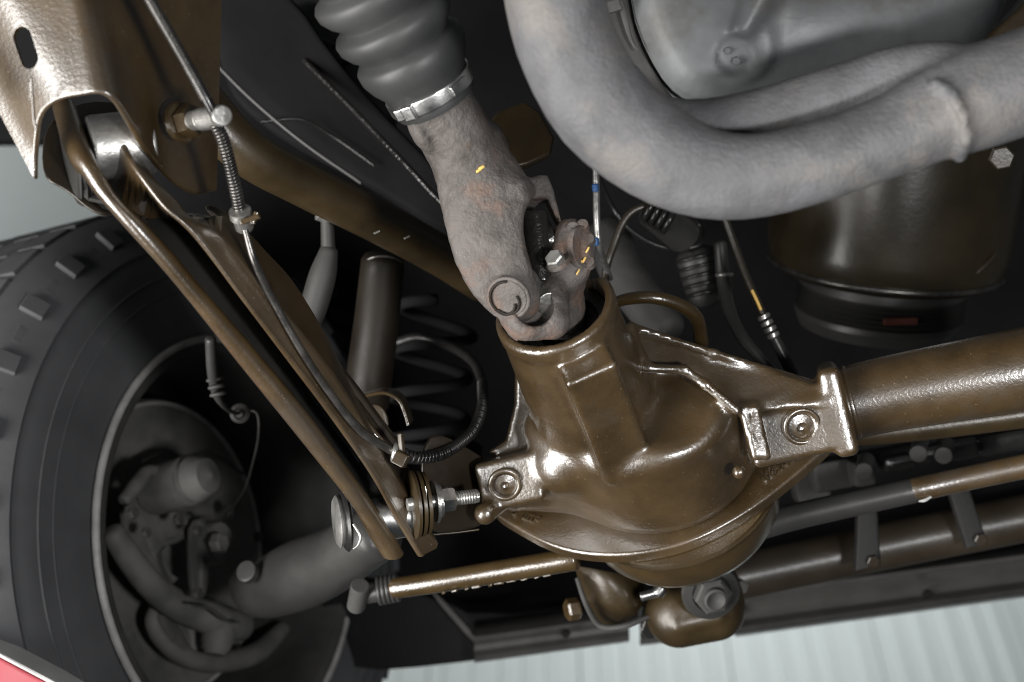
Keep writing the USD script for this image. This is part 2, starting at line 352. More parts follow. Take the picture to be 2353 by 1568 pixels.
# ------------------------------------------------------------------ frames of reference of the axle
Lb, Rb = C(1160, 1112, 1.125), C(1900, 945, 1.075)
AX = unit(Rb - Lb)
NF = np.array([.36, -.67, -.645]); NF = unit(NF - AX * (NF @ AX))           # pinion axis, running forward
BB = np.cross(AX, NF); BB = BB if BB[2] > 0 else -BB                        # underside of the axle
OP = C(1273, 708, 1.0)                                                      # centre of the pinion opening
BC = Lb + AX * (.46 * np.linalg.norm(Rb - Lb))
def AP(a, b, n): return BC + AX * a + BB * b + NF * n
QD = unit(np.array([0, 0, 1.0]) - NF * NF[2]); WD = np.cross(NF, QD)
FL = .030                                                                   # flange starts this far in front of the axle line

def f_housing(P):
    nose = s_cyl(P, OP, OP + NF * .160, (.0425, .050), .004)
    lip = s_cyl(P, OP - NF * .001, OP + NF * .012, .0440, .003)
    body = s_ell(P, AP(.0, .0, .0), [AX, BB, NF], (.068, .054, .062))
    qd = P - AP(.007, .0, 0); da, db, dn = qd @ AX, qd @ BB * 1.13, qd @ NF
    ex_, ey_ = np.hypot(da, db) - .074 + .017, np.abs(dn + .015) - .047 + .017
    dome = (np.minimum(np.maximum(ex_, ey_), 0) + np.hypot(np.maximum(ex_, 0), np.maximum(ey_, 0)) - .017) * .9
    d = smin(nose, smin(body, dome, .006), .007)
    d = smin(d, s_cone(P, C(1500, 905, 1.085), C(1700, 975, 1.085), .026, .026), .012)
    d = smin(d, lip, .003)
    lob = s_sphere(P, C(1300, 1055, 1.078), .0290); d = smin(d, lob, .008); d = smin(d, s_sphere(P, C(1268, 985, 1.078), .0215), .007)
    tubeR = s_cone(P, AP(.03, .0, .0), C(1800, 975, 1.09), .040, .018); d = smin(d, tubeR, .010)
    tubeL = s_cone(P, AP(-.03, 0, 0), Lb + AX * .01, .046, .024); d = smin(d, tubeL, .016)
    # pocket between the nose and the right shoulder
    d = smax(d, -s_ell(P, C(1530, 930, 1.0), [unit([.8, -.25, 0]), unit([.25, .8, 0]), [0, 0, 1]], (.036, .026, .040)), .014)
    pad = s_box(P, OP + NF * .070 + QD * .0485 - WD * .004, [WD, QD, NF], (.0190, .0145, .056), .0030); d = smin(d, pad, .0045)
    # web on the right with its raised borders
    web = s_poly(P, [px(1452, 752, 1.045), px(1640, 812, 1.045), px(1876, 884, 1.055), px(1890, 925, 1.05), px(1740, 945, 1.05), px(1692, 944, 1.05), px(1622, 886, 1.05), px(1572, 854, 1.05), px(1490, 850, 1.05)], -1.085, -1.054, .002, .36, px(1600, 790, 1.05)[1])
    d = smin(d, web, .006)
    for a, b, r in ((C(1450, 750, 1.049), C(1640, 812, 1.047), .0028), (C(1640, 812, 1.047), C(1875, 884, 1.055), .0028), (C(1450, 750, 1.046), C(1490, 846, 1.034), .0032), (C(1490, 846, 1.034), C(1572, 850, 1.033), .0035),
                    (C(1572, 850, 1.033), C(1622, 884, 1.031), .0035), (C(1622, 884, 1.031), C(1692, 944, 1.029), .0035), (C(1716, 938, 1.036), C(1872, 884, 1.055), .0035)):
        d = smin(d, s_cone(P, a, b, r, r), .004)
    # left web and boss block
    webL = s_poly(P, [px(1118, 1040, 1.105), px(1162, 1012, 1.105), px(1182, 930, 1.105), px(1184, 838, 1.10), px(1300, 900, 1.1), px(1300, 1060, 1.1)], -1.125, -1.098, .003); d = smin(d, webL, .005)
    Rb_ = [AX, unit(np.cross([0, 0, 1.0], AX)), unit(np.cross(AX, np.cross([0, 0, 1.0], AX)))]
    blk = s_box(P, C(1182, 1100, 1.088), Rb_, (.0245, .019, .022), .004); d = smin(d, blk, .004)
    knob = s_cone(P, C(1115, 1180, 1.068), C(1160, 1150, 1.085), .0085, .006); d = smin(d, knob, .004)
    blkR = s_box(P, C(1815, 985, 1.068), [AX, unit(np.cross([0, 0, 1.0], AX)), unit(np.cross(AX, np.cross([0, 0, 1.0], AX)))], (.032, .0215, .026), .005); d = smin(d, blkR, .006)
    col = s_box(P, C(1922, 938, 1.07), [AX, unit(np.cross([0, 0, 1.0], AX)), unit(np.cross(AX, np.cross([0, 0, 1.0], AX)))], (.0085, .034, .036), .006); d = smin(d, col, .005)
    for o in (0, 26):
        d = smin(d, s_cone(P, C(1708 + o, 940, 1.036), C(1738 + o * .8, 1046, 1.032), .0042, .0042), .003)
    for q in ((1698, 1085),): d = smin(d, s_sphere(P, C(q[0], q[1], 1.028), .005), .004)
    d = smax(d, -s_cyl(P, OP - NF * .05, OP + NF * .055, .0375, .001), .002)
    d = smax(d, -s_cyl(P, C(1160, 1114, 1.055), C(1160, 1114, 1.08), .007, .001), .003)
    d = smax(d, -s_cyl(P, C(1843, 980, 1.03), C(1843, 980, 1.05), .008, .001), .003)
    return d
dif = Thing('differential', 'bronze painted cast differential housing with open pinion nose, in the middle of the front axle', 'differential')
dif.add('housing', nets(f_housing, (-.045, -.17, -1.30), (.30, .045, -.945), .0026), 'bronze', True)
CC = AP(.010, 0, FL + .013)
def plate_on(o, ex, ey, en, q2, th, bev):
    q2 = chaikin(np.asarray(q2), 2)
    t = np.roll(q2, -1, 0) - np.roll(q2, 1, 0); t /= np.linalg.norm(t, axis=1, keepdims=True) + 1e-9
    n = np.stack([-t[:, 1], t[:, 0]], 1)
    if np.sum(n * (q2.mean(0) - q2)) < 0: n = -n
    P3 = lambda q_, h: o + q_[:, :1] * ex + q_[:, 1:] * ey + en * h
    return loft([P3(q2 + n * bev * (1 - math.sin(w_)), bev * (1 - math.cos(w_))) for w_ in np.linspace(0, math.pi / 2, 6)] + [P3(q2, th - bev), P3(q2 + n * bev, th)])
def on_flange(u, v):
    r = C(u, v, 1.0); return r * ((AP(0, 0, FL) @ NF) / (r @ NF))
FO = AP(0, 0, FL)
fpx = [(1122, 1172), (1180, 1210), (1262, 1254), (1346, 1275), (1462, 1276), (1591, 1247), (1720, 1176), (1823, 1097), (1914, 1016), (1930, 985), (1880, 960), (1700, 930), (1500, 980), (1300, 1060), (1140, 1120)]
f2 = np.array([[(on_flange(*x) - FO) @ AX, (on_flange(*x) - FO) @ BB] for x in fpx])
dif.add('flange', plate_on(FO, AX, BB, NF, f2, .013, .003), 'bronze', 40)
dif.add('cover', lathe(CC - NF * .002, NF, [(0, .03), (0, .0815), (.016, .0815), (.030, .080), (.040, .075), (.047, .062), (.050, .04), (.051, .0)], 64), 'bronze_fine', 45)
dif.add('gasket', lathe(CC - NF * .0005, NF, [(0, .08), (.0, .0845), (.002, .0845), (.002, .08)], 64), 'bronze_dull', 45)
dif.add('pinion_seal', lathe(OP + NF * .016, NF, [(.03, .0), (.02, .016), (.006, .018), (.004, .026), (.0, .028), (.0, .0365), (.01, .0385), (.03, .0385)], 48), 'oily_black', 45)
for c, r in ((C(1160, 1114, 1.064), .011), (C(1843, 980, 1.040), .0125)):
    dif.add('plug_weld', ringt(c, (0.05, -.2, 1), r, .0022), 'bronze', True)
    dif.add('plug', lathe(c - np.array([0, 0, .008]), (0.05, -.2, 1), [(0, r), (.006, r * .8), (.007, r * .35), (.0035, r * .2), (.003, 0)], 28), 'bronze', 40)
def letters(txt, h, org, ex, ey):
    m = meshkit.text_mesh(txt, h, .0030, True); ex, ey = unit(ex), unit(ey); ez = np.cross(ex, ey)
    v = m.vertices; return org + v[:, :1] * ex + v[:, 1:2] * ey + v[:, 2:3] * ez, m.faces
for txt, p, q, h in (('63', (1755, 1112), (1790, 1086), .0072), ('14', (1786, 1090), (1814, 1070), .0072), ('2', (1814, 1070), (1834, 1054), .0072), ('3', (1172, 1182), (1192, 1190), .0065), ('JIIF', (1196, 1192), (1236, 1206), .006)):
    a, b = on_flange(*p) + NF * .001, on_flange(*q) + NF * .001; ex = unit(b - a); ey = np.cross(-NF, ex)
    dif.add('cast_mark', letters(txt, h, a, ex, ey), 'bronze', False)

axl = Thing('axle_tube', 'thick round bronze painted axle tube running from differential to right edge of picture', 'axle')
axl.add('tube', tube([(1935, 930, 1.085), (2080, 898, 1.075), (2420, 838, 1.05)], [84, 88, 99], 48), 'bronze', True)
axl.add('weld', ringt(C(1955, 926, 1.084), AX, .0265, .003, 48), 'bronze', True)
sk = Thing('skid_tube', 'flattened grey brown tube tucked along underside of the thick axle tube', 'tube')
sk.add('tube', tube([(1962, 1000, 1.16), (2100, 985, 1.15), (2400, 945, 1.13)], [26, 30, 34], 28), 'bronze_dull', True)

# ------------------------------------------------------------------ drive shaft
def SA(v): return C(1010 + (v - 245) * .55, v, .955 + (v - 245) * .00017)
SD = unit(SA(640) - SA(0))
J = C(1232, 612, 1.005)
EW = unit(C(1165, 685, .972) - J)
def f_yoke(P):
    d = s_cyl(P, SA(200), SA(470), .0252, .003)
    d = smin(d, s_cone(P, SA(430), C(1130, 470, .985), .0262, .0285), .015)
    ep = [px(u, v, .97) for u, v in chaikin([(1040, 430), (1070, 400), (1195, 410), (1222, 460), (1208, 520), (1212, 585), (1230, 640), (1232, 692), (1212, 724), (1172, 738), (1128, 720), (1085, 672), (1058, 622), (1042, 570), (1036, 500)], 1)]
    ear = s_poly(P, ep, -.995, -.9615, .007, -.08, px(1130, 560, .97)[1])
    bulge = s_ell(P, C(1128, 560, .968), [unit([.42, -.9, -.05]), unit([.85, .42, .15]), unit(np.cross(unit([.42, -.9, -.05]), unit([.85, .42, .15])))], (.058, .0235, .0125)); ear = smin(ear, bulge, .010)
    d = smin(d, ear, .013)
    far = s_poly(P, [px(1180, 430, 1.0), px(1235, 405, 1.0), px(1256, 404, 1.0), px(1268, 430, 1.0), px(1290, 512, 1.0), px(1284, 520, 1.0), px(1268, 492, 1.0), px(1255, 460, 1.0), px(1240, 462, 1.0), px(1222, 480, 1.0), px(1200, 480, 1.0)], -1.025, -.99, .003)
    far = smax(far, -s_cone(P, C(1232, 560, 1.0), C(1240, 500, 1.0), .024, .0085), .004)
    d = smin(d, far, .005)
    for c in (C(968, 306, .948), C(1138, 318, .975)):
        d = smin(d, s_ell(P, c, [SD, unit(np.cross(SD, [0, 0, 1.0])), np.cross(SD, unit(np.cross(SD, [0, 0, 1.0])))], (.0145, .007, .012)), .003)
    d = d + (meshkit.noise(P * 260) - .5) * .0011
    # hollow between the ears
    d = smax(d, -s_ell(P, C(1262, 600, .99), [unit([.3, -.9, 0]), unit([.9, .3, 0]), [0, 0, 1]], (.046, .0155, .05)), .006)
    return d
ds = Thing('drive_shaft', 'grey drive shaft with ribbed black boot and universal joint entering the differential', 'drive shaft')
ds.add('slip_yoke', nets(f_yoke, (-.085, .0, -1.06), (.05, .20, -.90), .0022), 'cast_grey', True)
B0 = SA(222); up_ = -SD
prof = [(-.004, .0262), (.0, .0285), (.009, .0290), (.014, .0305), (.022, .0355), (.030, .0385), (.037, .0385), (.040, .036), (.042, .0325)]
for i in range(5):
    o = .042 + i * .0255; R = .0415 + i * .0012
    prof += [(o + .003, .0335 + i * .001), (o + .007, R - .004), (o + .013, R - .0004), (o + .0185, R), (o + .0215, R - .002), (o + .0235, R - .006), (o + .0255, .033 + i * .001)]
ds.add('boot', lathe(B0, up_, prof, 64), 'boot_rubber', 60)
ds.add('boot_lip', lathe(B0 + SD * .004, up_, [(0, .0262), (0, .0285), (.003, .0292), (.006, .0288)], 64), 'boot_rubber', 60)
bc = B0 - SD * .0065
band = ds.add('band_clamp', lathe(bc - SD * .005, SD, [(0, .029), (0, .0312), (.0012, .0316), (.0088, .0316), (.010, .0312), (.010, .029)], 64, annular=True), 'steel', 50)
tgt = C(925, 245, .92); dirr = unit(tgt - bc - SD * ((tgt - bc) @ SD))
tw = np.cross(SD, dirr)
ds.add('clamp_ear', box(bc + dirr * .0318 + tw * .001, tw, SD, dirr, .0045, .0052, .0026, .001), 'steel', 40, band)
ds.add('clamp_ear', box(bc + unit(dirr + tw * .28) * .0322, tw, SD, dirr, .0035, .0042, .0018, .0008), 'steel', 40, band)
tg2 = C(1052, 185, .92); d2 = unit(tg2 - bc - SD * ((tg2 - bc) @ SD)); ds.add('clamp_ear', box(bc + d2 * .032, np.cross(SD, d2), SD, d2, .0075, .0036, .0016, .0008), 'steel', 40, band)
# bearing cap with its snap ring in the near ear
ecap = C(1168, 686, .9535)
ED = unit(np.array([-.28, -.42, .86]))
ds.add('bearing_cap', lathe(ecap - ED * .004, ED, [(0, .0132), (.0035, .0132), (.0042, .0125), (.0038, .006), (.0035, 0)], 36), 'cast_grey', 40)
ds.add('ear_rim', ringt(ecap - ED * .0012, ED, .0142, .0015, 40), 'cast_grey', True)
x_, y_, _ = axes(ED)
th = np.linspace(-.4, 3.6, 26)
ds.add('snap_ring', sweep(np.array([ecap + ED * .0008 + (x_ * math.cos(a + 2.6) + y_ * math.sin(a + 2.6)) * (.0125 - .0065 * max(0, (a - 2.4) / 1.2) ** 1.2) for a in th]), .0010, 8), 'shade_brown', True)  # ring coloured dark to stand for its shaded groove
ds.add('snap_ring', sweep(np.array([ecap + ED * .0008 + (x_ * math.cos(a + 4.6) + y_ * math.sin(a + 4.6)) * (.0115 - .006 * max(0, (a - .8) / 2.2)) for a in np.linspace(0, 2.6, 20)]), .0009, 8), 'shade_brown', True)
for q, cc in ((0, (1252, 690, .985)), ):
    ds.add('joint_cross', cat(rod(C(1205, 668, .98), C(1268, 560, 1.03), .010), rod(C(1262, 700, .975), C(1240, 660, 1.0), .009)), 'worn_steel', 40)
ds.add('grease_seal', lathe(C(1240, 640, 1.0), unit(C(1256, 692, .98) - C(1240, 640, 1.0)), [(0, .009), (.004, .0125), (.010, .0125), (.012, .010), (.013, 0)], 30), 'pale_edge', 40)
ds.add('joint_core', cat(rod(C(1228, 490, .996), C(1246, 650, .990), .0095), rod(C(1225, 560, 1.0), C(1275, 545, 1.0), .012)), 'oily_black', 40)
# pinion yoke
def f_pyoke(P):
    d = s_cone(P, C(1294, 648, 1.0), C(1298, 740, 1.03), .0128, .0165)
    d = smin(d, s_cone(P, C(1300, 640, .995), C(1306, 590, .99), .014, .012), .008)
    ear = s_ell(P, C(1314, 578, .992), [unit([.12, -.95, -.1]), unit([.75, .1, -.6]), np.cross(unit([.12, -.95, -.1]), unit([.75, .1, -.6]))], (.0235, .0125, .019)); d = smin(d, ear, .006)
    low = s_cone(P, C(1290, 720, 1.005), C(1205, 738, .968), .016, .0125); d = smin(d, low, .008)
    d = smin(d, s_cone(P, C(1205, 738, .968), C(1135, 690, .972), .0115, .006), .010)
    d = smin(d, s_cone(P, C(1270, 672, .985), C(1268, 738, .972), .0105, .0125), .006)
    d = smin(d, s_cone(P, C(1268, 738, .972), C(1215, 752, .965), .0095, .008), .006)
    d = smax(d, -s_cyl(P, C(1228, 705, .95), C(1228, 705, .978), .0135, .003), .003)
    return d + (meshkit.noise(P * 260) - .5) * .0010
py = ds.add('pinion_yoke', nets(f_pyoke, (-.025, .0, -1.06), (.065, .085, -.94), .002), 'cast_grey', True)
ED2 = unit(np.array([.72, .05, .69]))
ec2 = C(1336, 568, .977)
for k, (u, v) in enumerate(((1316, 521), (1338, 515), (1352, 548), (1352, 600))): ds.add('ear_tab', rod(C(u, v, .978), C(u + 4, v + 10, .984), .0042), 'cast_grey', 40, py)
ds.add('bearing_cap', lathe(ec2 - ED2 * .003, ED2, [(0, .0145), (.003, .0150), (.005, .0145), (.0048, .0115), (.0040, .0112), (.004, 0)], 36, .8), 'cast_grey', 40, py)
bolt = C(1280, 598, .966)
ds.add('washer', lathe(bolt + SD * .004, -SD, [(0, .0085), (.003, .0085), (.0032, .006), (.0032, 0)], 28), 'cast_grey', 40, py)
ds.add('bolt_head', hexnut(bolt + SD * .003, -unit(SD + np.array([.3, 0, -.6])), .0068, .009), 'worn_steel', False, py)
for (u, v, d, r) in ((1100, 392, .952, .0019), (1106, 386, .952, .0022), (1094, 397, .953, .0013)): ds.add('paint_fleck', sweep(pts([(u - 4, v + 3, d - .001), (u, v, d - .0015), (u + 5, v - 3, d - .0008)]), r * .55, 8), 'yellow_paint', True)
for (u, v, d, r) in ((1334, 606, .975, .0018), (1342, 598, .975, .0016), (1350, 575, .975, .0014), (1328, 626, .976, .0011)): ds.add('paint_fleck', sweep(pts([(u - 3, v + 5, d), (u, v, d - .001), (u + 3, v - 6, d)]), r * .55, 8), 'yellow_paint', True, py)

# ------------------------------------------------------------------ control arm, its bracket and the second arm
ca = Thing('control_arm', 'long bronze lower control arm, channel with two bright edges from frame bracket to axle', 'control arm')
LE = [(128, 215, .935), (158, 330, .885), (200, 420, .878), (290, 535, .885), (400, 665, .91), (540, 840, .95), (680, 1010, .985), (800, 1160, 1.02), (850, 1240, 1.035), (880, 1290, 1.045)]
RE = [(258, 265, .94), (300, 360, .892), (370, 465, .885), (452, 545, .895), (560, 690, .92), (660, 820, .95), (760, 950, .98), (850, 1080, 1.01), (915, 1190, 1.035), (968, 1280, 1.05)]
lp, rp = spline(pts(LE), 6), spline(pts(RE), 6)
SL, SR, SW = [], [], []
for i in range(len(lp)):
    l, r = lp[i], rp[i]; ex = unit(r - l); s_ = i / (len(lp) - 1); T_ = unit(lp[min(i + 1, len(lp) - 1)] - lp[max(i - 1, 0)])
    ez = unit(np.cross(ex, T_)); ez = ez if ez[2] < 0 else -ez
    h = .060 * min(1, .45 + 2.2 * s_, .5 + 3 * (1 - s_)); t1, t2, tw_ = .0082, .0028, .0125
    o = [l + ex * (t1 + t1 * math.sin(q)) + ez * (t1 - t1 * math.cos(q)) for q in np.linspace(-1.5, 1.6, 10)]
    SL.append(np.array(o + [l + ex * (2 * t1 - .001) + ez * .010, l + ex * .0100 + ez * .018, l + ex * .004 + ez * .018, l + ez * .011]))
    o = [r + ex * (t2 * math.sin(q)) + ez * (t2 - t2 * math.cos(q)) for q in np.linspace(-1.5, 1.5, 7)]
    SR.append(np.array([r - ex * t2 + ez * h] + o + [r + ex * (t2 + tw_ * .8) + ez * .009, r + ex * (tw_ + t2) + ez * .016, r + ex * tw_ + ez * (h + .003)]))
    SW.append(np.array([l + ex * .0098 + ez * .016, l + ex * .012 + ez * (h - .002), r + ez * (h - .002), r + ez * (h + .004), l + ex * .008 + ez * (h + .004), l + ex * .0045 + ez * .016]))
ca.add('flange', loft(SL), 'bronze', 35)
ca.add('flange', loft(SR), 'bronze', 35)
ca.add('web', loft(SW), 'black_plastic', 35)  # channel inside coloured black, apart from the bronze flanges
def sleeve(a, b, r): return rod(a, b, r, 40, .12)
ca.add('bushing', sleeve(C(206, 342, .915), C(350, 325, .93), .0215), 'worn_steel', 40)
ca.add('bushing', sleeve(C(858, 1195, 1.055), C(975, 1178, 1.06), .0165), 'steel', 40)
br = Thing('frame_bracket', 'folded sheet steel frame bracket with oval slot, grey and brown, at upper left corner', 'bracket')
rim = [(84, 412, .885), (86, 345, .880), (97, 270, .868), (135, 233, .858), (195, 219, .853), (232, 217, .852), (266, 238, .858), (296, 285, .876), (325, 335, .895), (365, 390, .92), (405, 428, .94), (448, 447, .96), (492, 440, .985)]
backs = [(-160, -50, .892), (-155, -110, .887), (-125, -150, .874), (-45, -140, .864), (110, -120, .859), (160, -100, .858), (190, -90, .864), (230, -90, .877), (280, -90, .892), (335, -90, .91), (385, -90, .928), (440, -90, .946), (505, -90, .97)]
offs = [C(*b_) - C(*r_) for r_, b_ in zip(rim, backs)]
v, f = ribbon(rim, np.array(offs), .0042, 6)
sol = m3.Manifold(m3.Mesh(v.astype(np.float32), f.astype(np.uint32)))
hole = m3.Manifold.batch_hull([m3.Manifold.cylinder(.6, .0064, .0064, 24).translate((float(c[0]), float(c[1]), -1.1)) for c in (C(54, 88, .862), C(70, 136, .862))])
cut = sol - hole
if cut.num_tri() > 50:
    mm = cut.to_mesh(); v, f = np.array(mm.vert_properties[:, :3], float), np.array(mm.tri_verts)
br.add('folded_hood', (v, f), 'worn_bracket' if 'worn_bracket' in M else 'bronze', 30)
br.add('inner_wall', slab([(92, 410), (150, 436), (200, 482), (245, 502), (330, 470), (330, 250), (200, 225), (100, 280)], lambda u, v: .95 - (v - 250) * .00025 + (u - 100) * .0002, .004), 'dark_brown', 40)
br.add('slot_dark_sheet', slab([(-60, -40), (170, -40), (200, 180), (110, 230), (-40, 200)], .96, .004), 'black', 40)  # black sheet added behind the slot to give it a dark inside
br.add('weld_bead', tube([(70, 230, .848), (72, 180, .84), (78, 270, .852), (84, 300, .855)], 3.5, 8), 'bronze', True)
bt = Thing('bracket_bolt', 'hex bolt with round washer and stud in the frame bracket beside the spring hose', 'bolt')
bd = unit(C(520, 270, .84) - C(415, 280, .895))
bd = unit(np.array([.8, .12, .55]))
bt.add('washer', lathe(C(412, 283, .918), bd, [(0, .0135), (.002, .0140), (.004, .0128), (.005, .006), (.005, 0)], 36), 'bronze_fine', 40)
bt.add('bolt_head', hexnut(C(424, 281, .915), bd, .0112, .010), 'bronze_fine', False)
bt.add('stud', cat(rod(C(440, 278, .91), C(512, 266, .865), .0066), *[ringt(C(462 + i * 6, 275 - i * 1.1, .896 - i * .0037), bd, .0064, .0011, 24, 8) for i in range(7)]), 'worn_steel', True)

c2 = Thing('upper_control_arm', 'dull brown arm plate behind the lower control arm, thin cable lying along it', 'control arm')
poly2 = [(455, 470), (500, 470), (560, 545), (610, 610), (690, 715), (770, 830), (830, 905), (880, 975), (925, 1030), (930, 1052), (895, 1030), (850, 972), (784, 880), (696, 745), (618, 632), (530, 540)]
c2.add('plate', slab(poly2, lambda u, v: .965 + (v - 470) * .00016, .022, .004, 2), 'dark_brown', 40)
c2.add('rolled_edge', tube([(590, 600, .966), (690, 752, .99), (775, 885, 1.012), (845, 980, 1.025), (897, 1036, 1.03), (920, 1048, 1.032)], [5, 6, 7, 9, 9, 6], 14), 'bronze_fine', True)

# ------------------------------------------------------------------ hoses and cables at left
sh = Thing('spring_hose', 'brake line in a coiled wire sleeve, running down over the frame bracket to a clamp', 'hose')
sh.add('hose', tube([(300, -90, .84), (345, 0, .845), (420, 130, .855), (486, 250, .865), (515, 330, .88), (538, 420, .895), (553, 490, .91)], [12, 12, 12, 12, 11, 11, 11], 16), 'black_gloss', True)
sh.add('coil_sleeve', coil([(330, -30, .843), (345, 0, .845), (420, 130, .855), (474, 228, .863)], 12, 2.4, 48), 'dark_steel', True)
sh.add('coil_sleeve', coil([(496, 285, .872), (515, 330, .88), (538, 420, .895), (551, 484, .908)], 12.5, 3.0, 27), 'dark_steel', True)
fd = unit(C(565, 530, .915) - C(553, 488, .905))
sh.add('ferrule', lathe(C(551, 484, .905), fd, [(0, .0045), (.0, .0072), (.005, .0076), (.006, .0064), (.014, .0060), (.016, .0045), (.016, 0)], 20), 'worn_steel', 40)
sh.add('clip', cat(box(C(575, 505, .90), (1, .35, 0), (-.35, 1, 0), (0, 0, 1), .0065, .0016, .0025, .0006), rod(C(590, 488, .90), C(580, 515, .90), .0018)), 'bronze_fine', 30)
sh.add('cable', tube([(563, 528, .910), (585, 600, .915), (625, 685, .93), (690, 800, .948), (760, 905, .97), (830, 990, .99), (900, 1036, 1.01)], [8, 9, 9, 9, 9, 10, 10], 12), 'dark_steel', True)
lo = Thing('wire_loom', 'black corrugated wire loom curving up from the tie clip beside the adjusting nut', 'hose')
lpth = [(925, 1042, 1.03), (960, 1052, 1.035), (1010, 1045, 1.05), (1055, 1020, 1.08), (1090, 985, 1.12), (1108, 935, 1.16), (1108, 880, 1.2), (1085, 830, 1.25), (1030, 795, 1.3), (960, 775, 1.32), (880, 800, 1.34)]
lo.add('hose', tube(lpth, [10] * 6 + [11] * 5, 16), 'black_gloss', True)
P_ = spline(pts(lpth[:7]), 24); s = np.concatenate([[0], np.cumsum(np.linalg.norm(np.diff(P_, axis=0), axis=1))])
T_, N_, B_ = frames(P_); loom = []
for q in np.arange(.002, s[-1], .0031):
    i = min(np.searchsorted(s, q), len(s) - 1); loom.append(ringt(P_[i], T_[i], .0036, .0012, 16, 6))
lo.add('ribs', cat(*loom), 'black_gloss', True)
tc = Thing('tie_clip', 'small metal tie clip where the thin cable meets the corrugated loom', 'clip')
tc.add('strap', ringt(C(908, 1040, 1.012), (1, -.2, 0), .0058, .0022, 24, 8), 'worn_steel', True)
tc.add('upright', box(C(922, 1018, 1.008), (1, .1, .4), (-.1, 1, 0), (-.4, 0, 1), .0020, .0070, .0020, .0008), 'bronze_dull', 30)
tc.add('buckle', box(C(922, 1055, 1.005), (1, -.5, .3), (.5, 1, -.2), (-.3, .1, 1), .0048, .005, .0035, .001), 'bronze_dull', 30)

# ------------------------------------------------------------------ adjusting bolt between arm and axle
ab = Thing('arm_bolt', 'control arm pivot bolt with cupped washers, bright hex nut and threaded stud beside the differential', 'bolt')
a0, a1 = C(935, 1160, 1.035), C(1100, 1140, 1.05); ad = unit(a1 - a0); L_ = np.linalg.norm(a1 - a0)
ab.add('stud', rod(a0, a1, .0048), 'worn_steel', 40)
ab.add('thread', coil([(1046, 1146, 1.045), (1094, 1140, 1.05)], 14.5, 2.6, 8), 'worn_steel', True)
ab.add('nut', hexnut(C(1012, 1150, 1.042), ad, .0098, .0105, .005, .5), 'steel', False)
for k, (u, r) in enumerate(((945, .0255), (958, .0245), (970, .0235), (995, .0155), (1004, .0125))):
    ab.add('washer', lathe(C(u, 1160 - k * 2, 1.045), ad, [(0, r - .003), (.0006, r), (.0030, r), (.0036, r - .003), (.0034, .004), (.003, 0)], 44), 'bronze_dull' if k < 3 else 'worn_steel', 40)
ab.add('tag', box(C(976, 1132, 1.028), (.3, -1, 0), (1, .3, 0), (0, 0, 1), .0048, .0020, .0012, .0006), 'steel', 30)
ab.add('washer', lathe(C(800, 1195, 1.06), -ad, [(0, .022), (.002, .024), (.004, .022), (.004, 0)], 40), 'black_gloss', 40)
ab.add('washer', lathe(C(785, 1198, 1.065), -ad, [(0, .019), (.003, .020), (.005, .017), (.005, 0)], 40), 'worn_steel', 40)
ab.add('lock_tab', tube([(812, 1205, 1.03), (828, 1232, 1.03), (823, 1252, 1.03), (812, 1262, 1.03)], [3, 4, 3, 2], 10), 'worn_steel', True)
ab2 = Thing('axle_bracket', 'dark welded axle bracket behind the pivot bolt nut', 'bracket')
ab2.add('plate', slab([(968, 1030), (1000, 990), (1090, 1040), (1120, 1060), (1118, 1190), (1100, 1215), (992, 1230), (972, 1190), (965, 1110)], lambda u, v: 1.10 + (1110 - u) * -.0004, .006, .002), 'dark_brown', 40)
ab2.add('lower_edge', tube([(985, 1229, 1.075), (1040, 1225, 1.078), (1100, 1217, 1.082)], 2.6, 8), 'bronze_dull', True)
ab2.add('rim', tube([(972, 1050, 1.08), (968, 1110, 1.07), (972, 1170, 1.07), (982, 1205, 1.072), (992, 1228, 1.075)], 3, 8), 'bronze_fine', True)
ab2.add('side_plate', slab([(880, 1080), (930, 1060), (950, 1090), (945, 1180), (985, 1230), (965, 1275), (925, 1200)], lambda u, v: 1.07 + (u - 930) * .0007, .006, .002), 'dark_brown', 40)

# ------------------------------------------------------------------ exhaust and oil pan
def f_ex(P):
    mp = [(1255, -150, .86, 116), (1275, 0, .86, 115), (1310, 120, .865, 116), (1385, 250, .872, 117), (1500, 345, .875, 113), (1620, 398, .875, 104), (1750, 403, .87, 96), (1900, 365, .868, 93), (2050, 310, .868, 95), (2150, 265, .868, 106), (2250, 225, .868, 118), (2480, 145, .868, 122)]
    up2 = [(1430, 190, .915, 50), (1500, 280, .915, 66), (1620, 300, .91, 72), (1760, 275, .905, 74), (1900, 232, .90, 74), (2040, 185, .895, 72), (2140, 172, .885, 76), (2240, 190, .88, 85)]
    d = np.full(len(P), 1e9)
    for L, kk in ((mp, .012), (up2, .006)):
        A = np.asarray(L, float); A[:, 2] -= .05; Q = spline(np.hstack([pts(A), (A[:, 3] * K * A[:, 2])[:, None]]), 3); e = np.full(len(P), 1e9)
        for i in range(len(Q) - 1): e = np.minimum(e, s_cone(P, Q[i, :3], Q[i + 1, :3], Q[i, 3], Q[i + 1, 3]))
        d = smin(d, e, .007) if L is up2 else e
    w = meshkit.noise(P * 180) * .0012
    bead = np.full(len(P), 1e9)
    for a, b in (((2150, 190, .842), (2185, 215, .838)), ((2185, 215, .838), (2215, 265, .835)), ((2215, 265, .835), (2222, 320, .842)), ((2222, 320, .842), (2205, 362, .862))): bead = np.minimum(bead, s_cone(P, C(a[0], a[1], a[2] - .048), C(b[0], b[1], b[2] - .048), .0022, .0024))
    d = smin(d, bead - w * 1.4, .0035)
    return d
ex = Thing('exhaust_pipe', 'fat mottled grey exhaust pipe bending under the oil pan, welded at a merge', 'exhaust pipe')
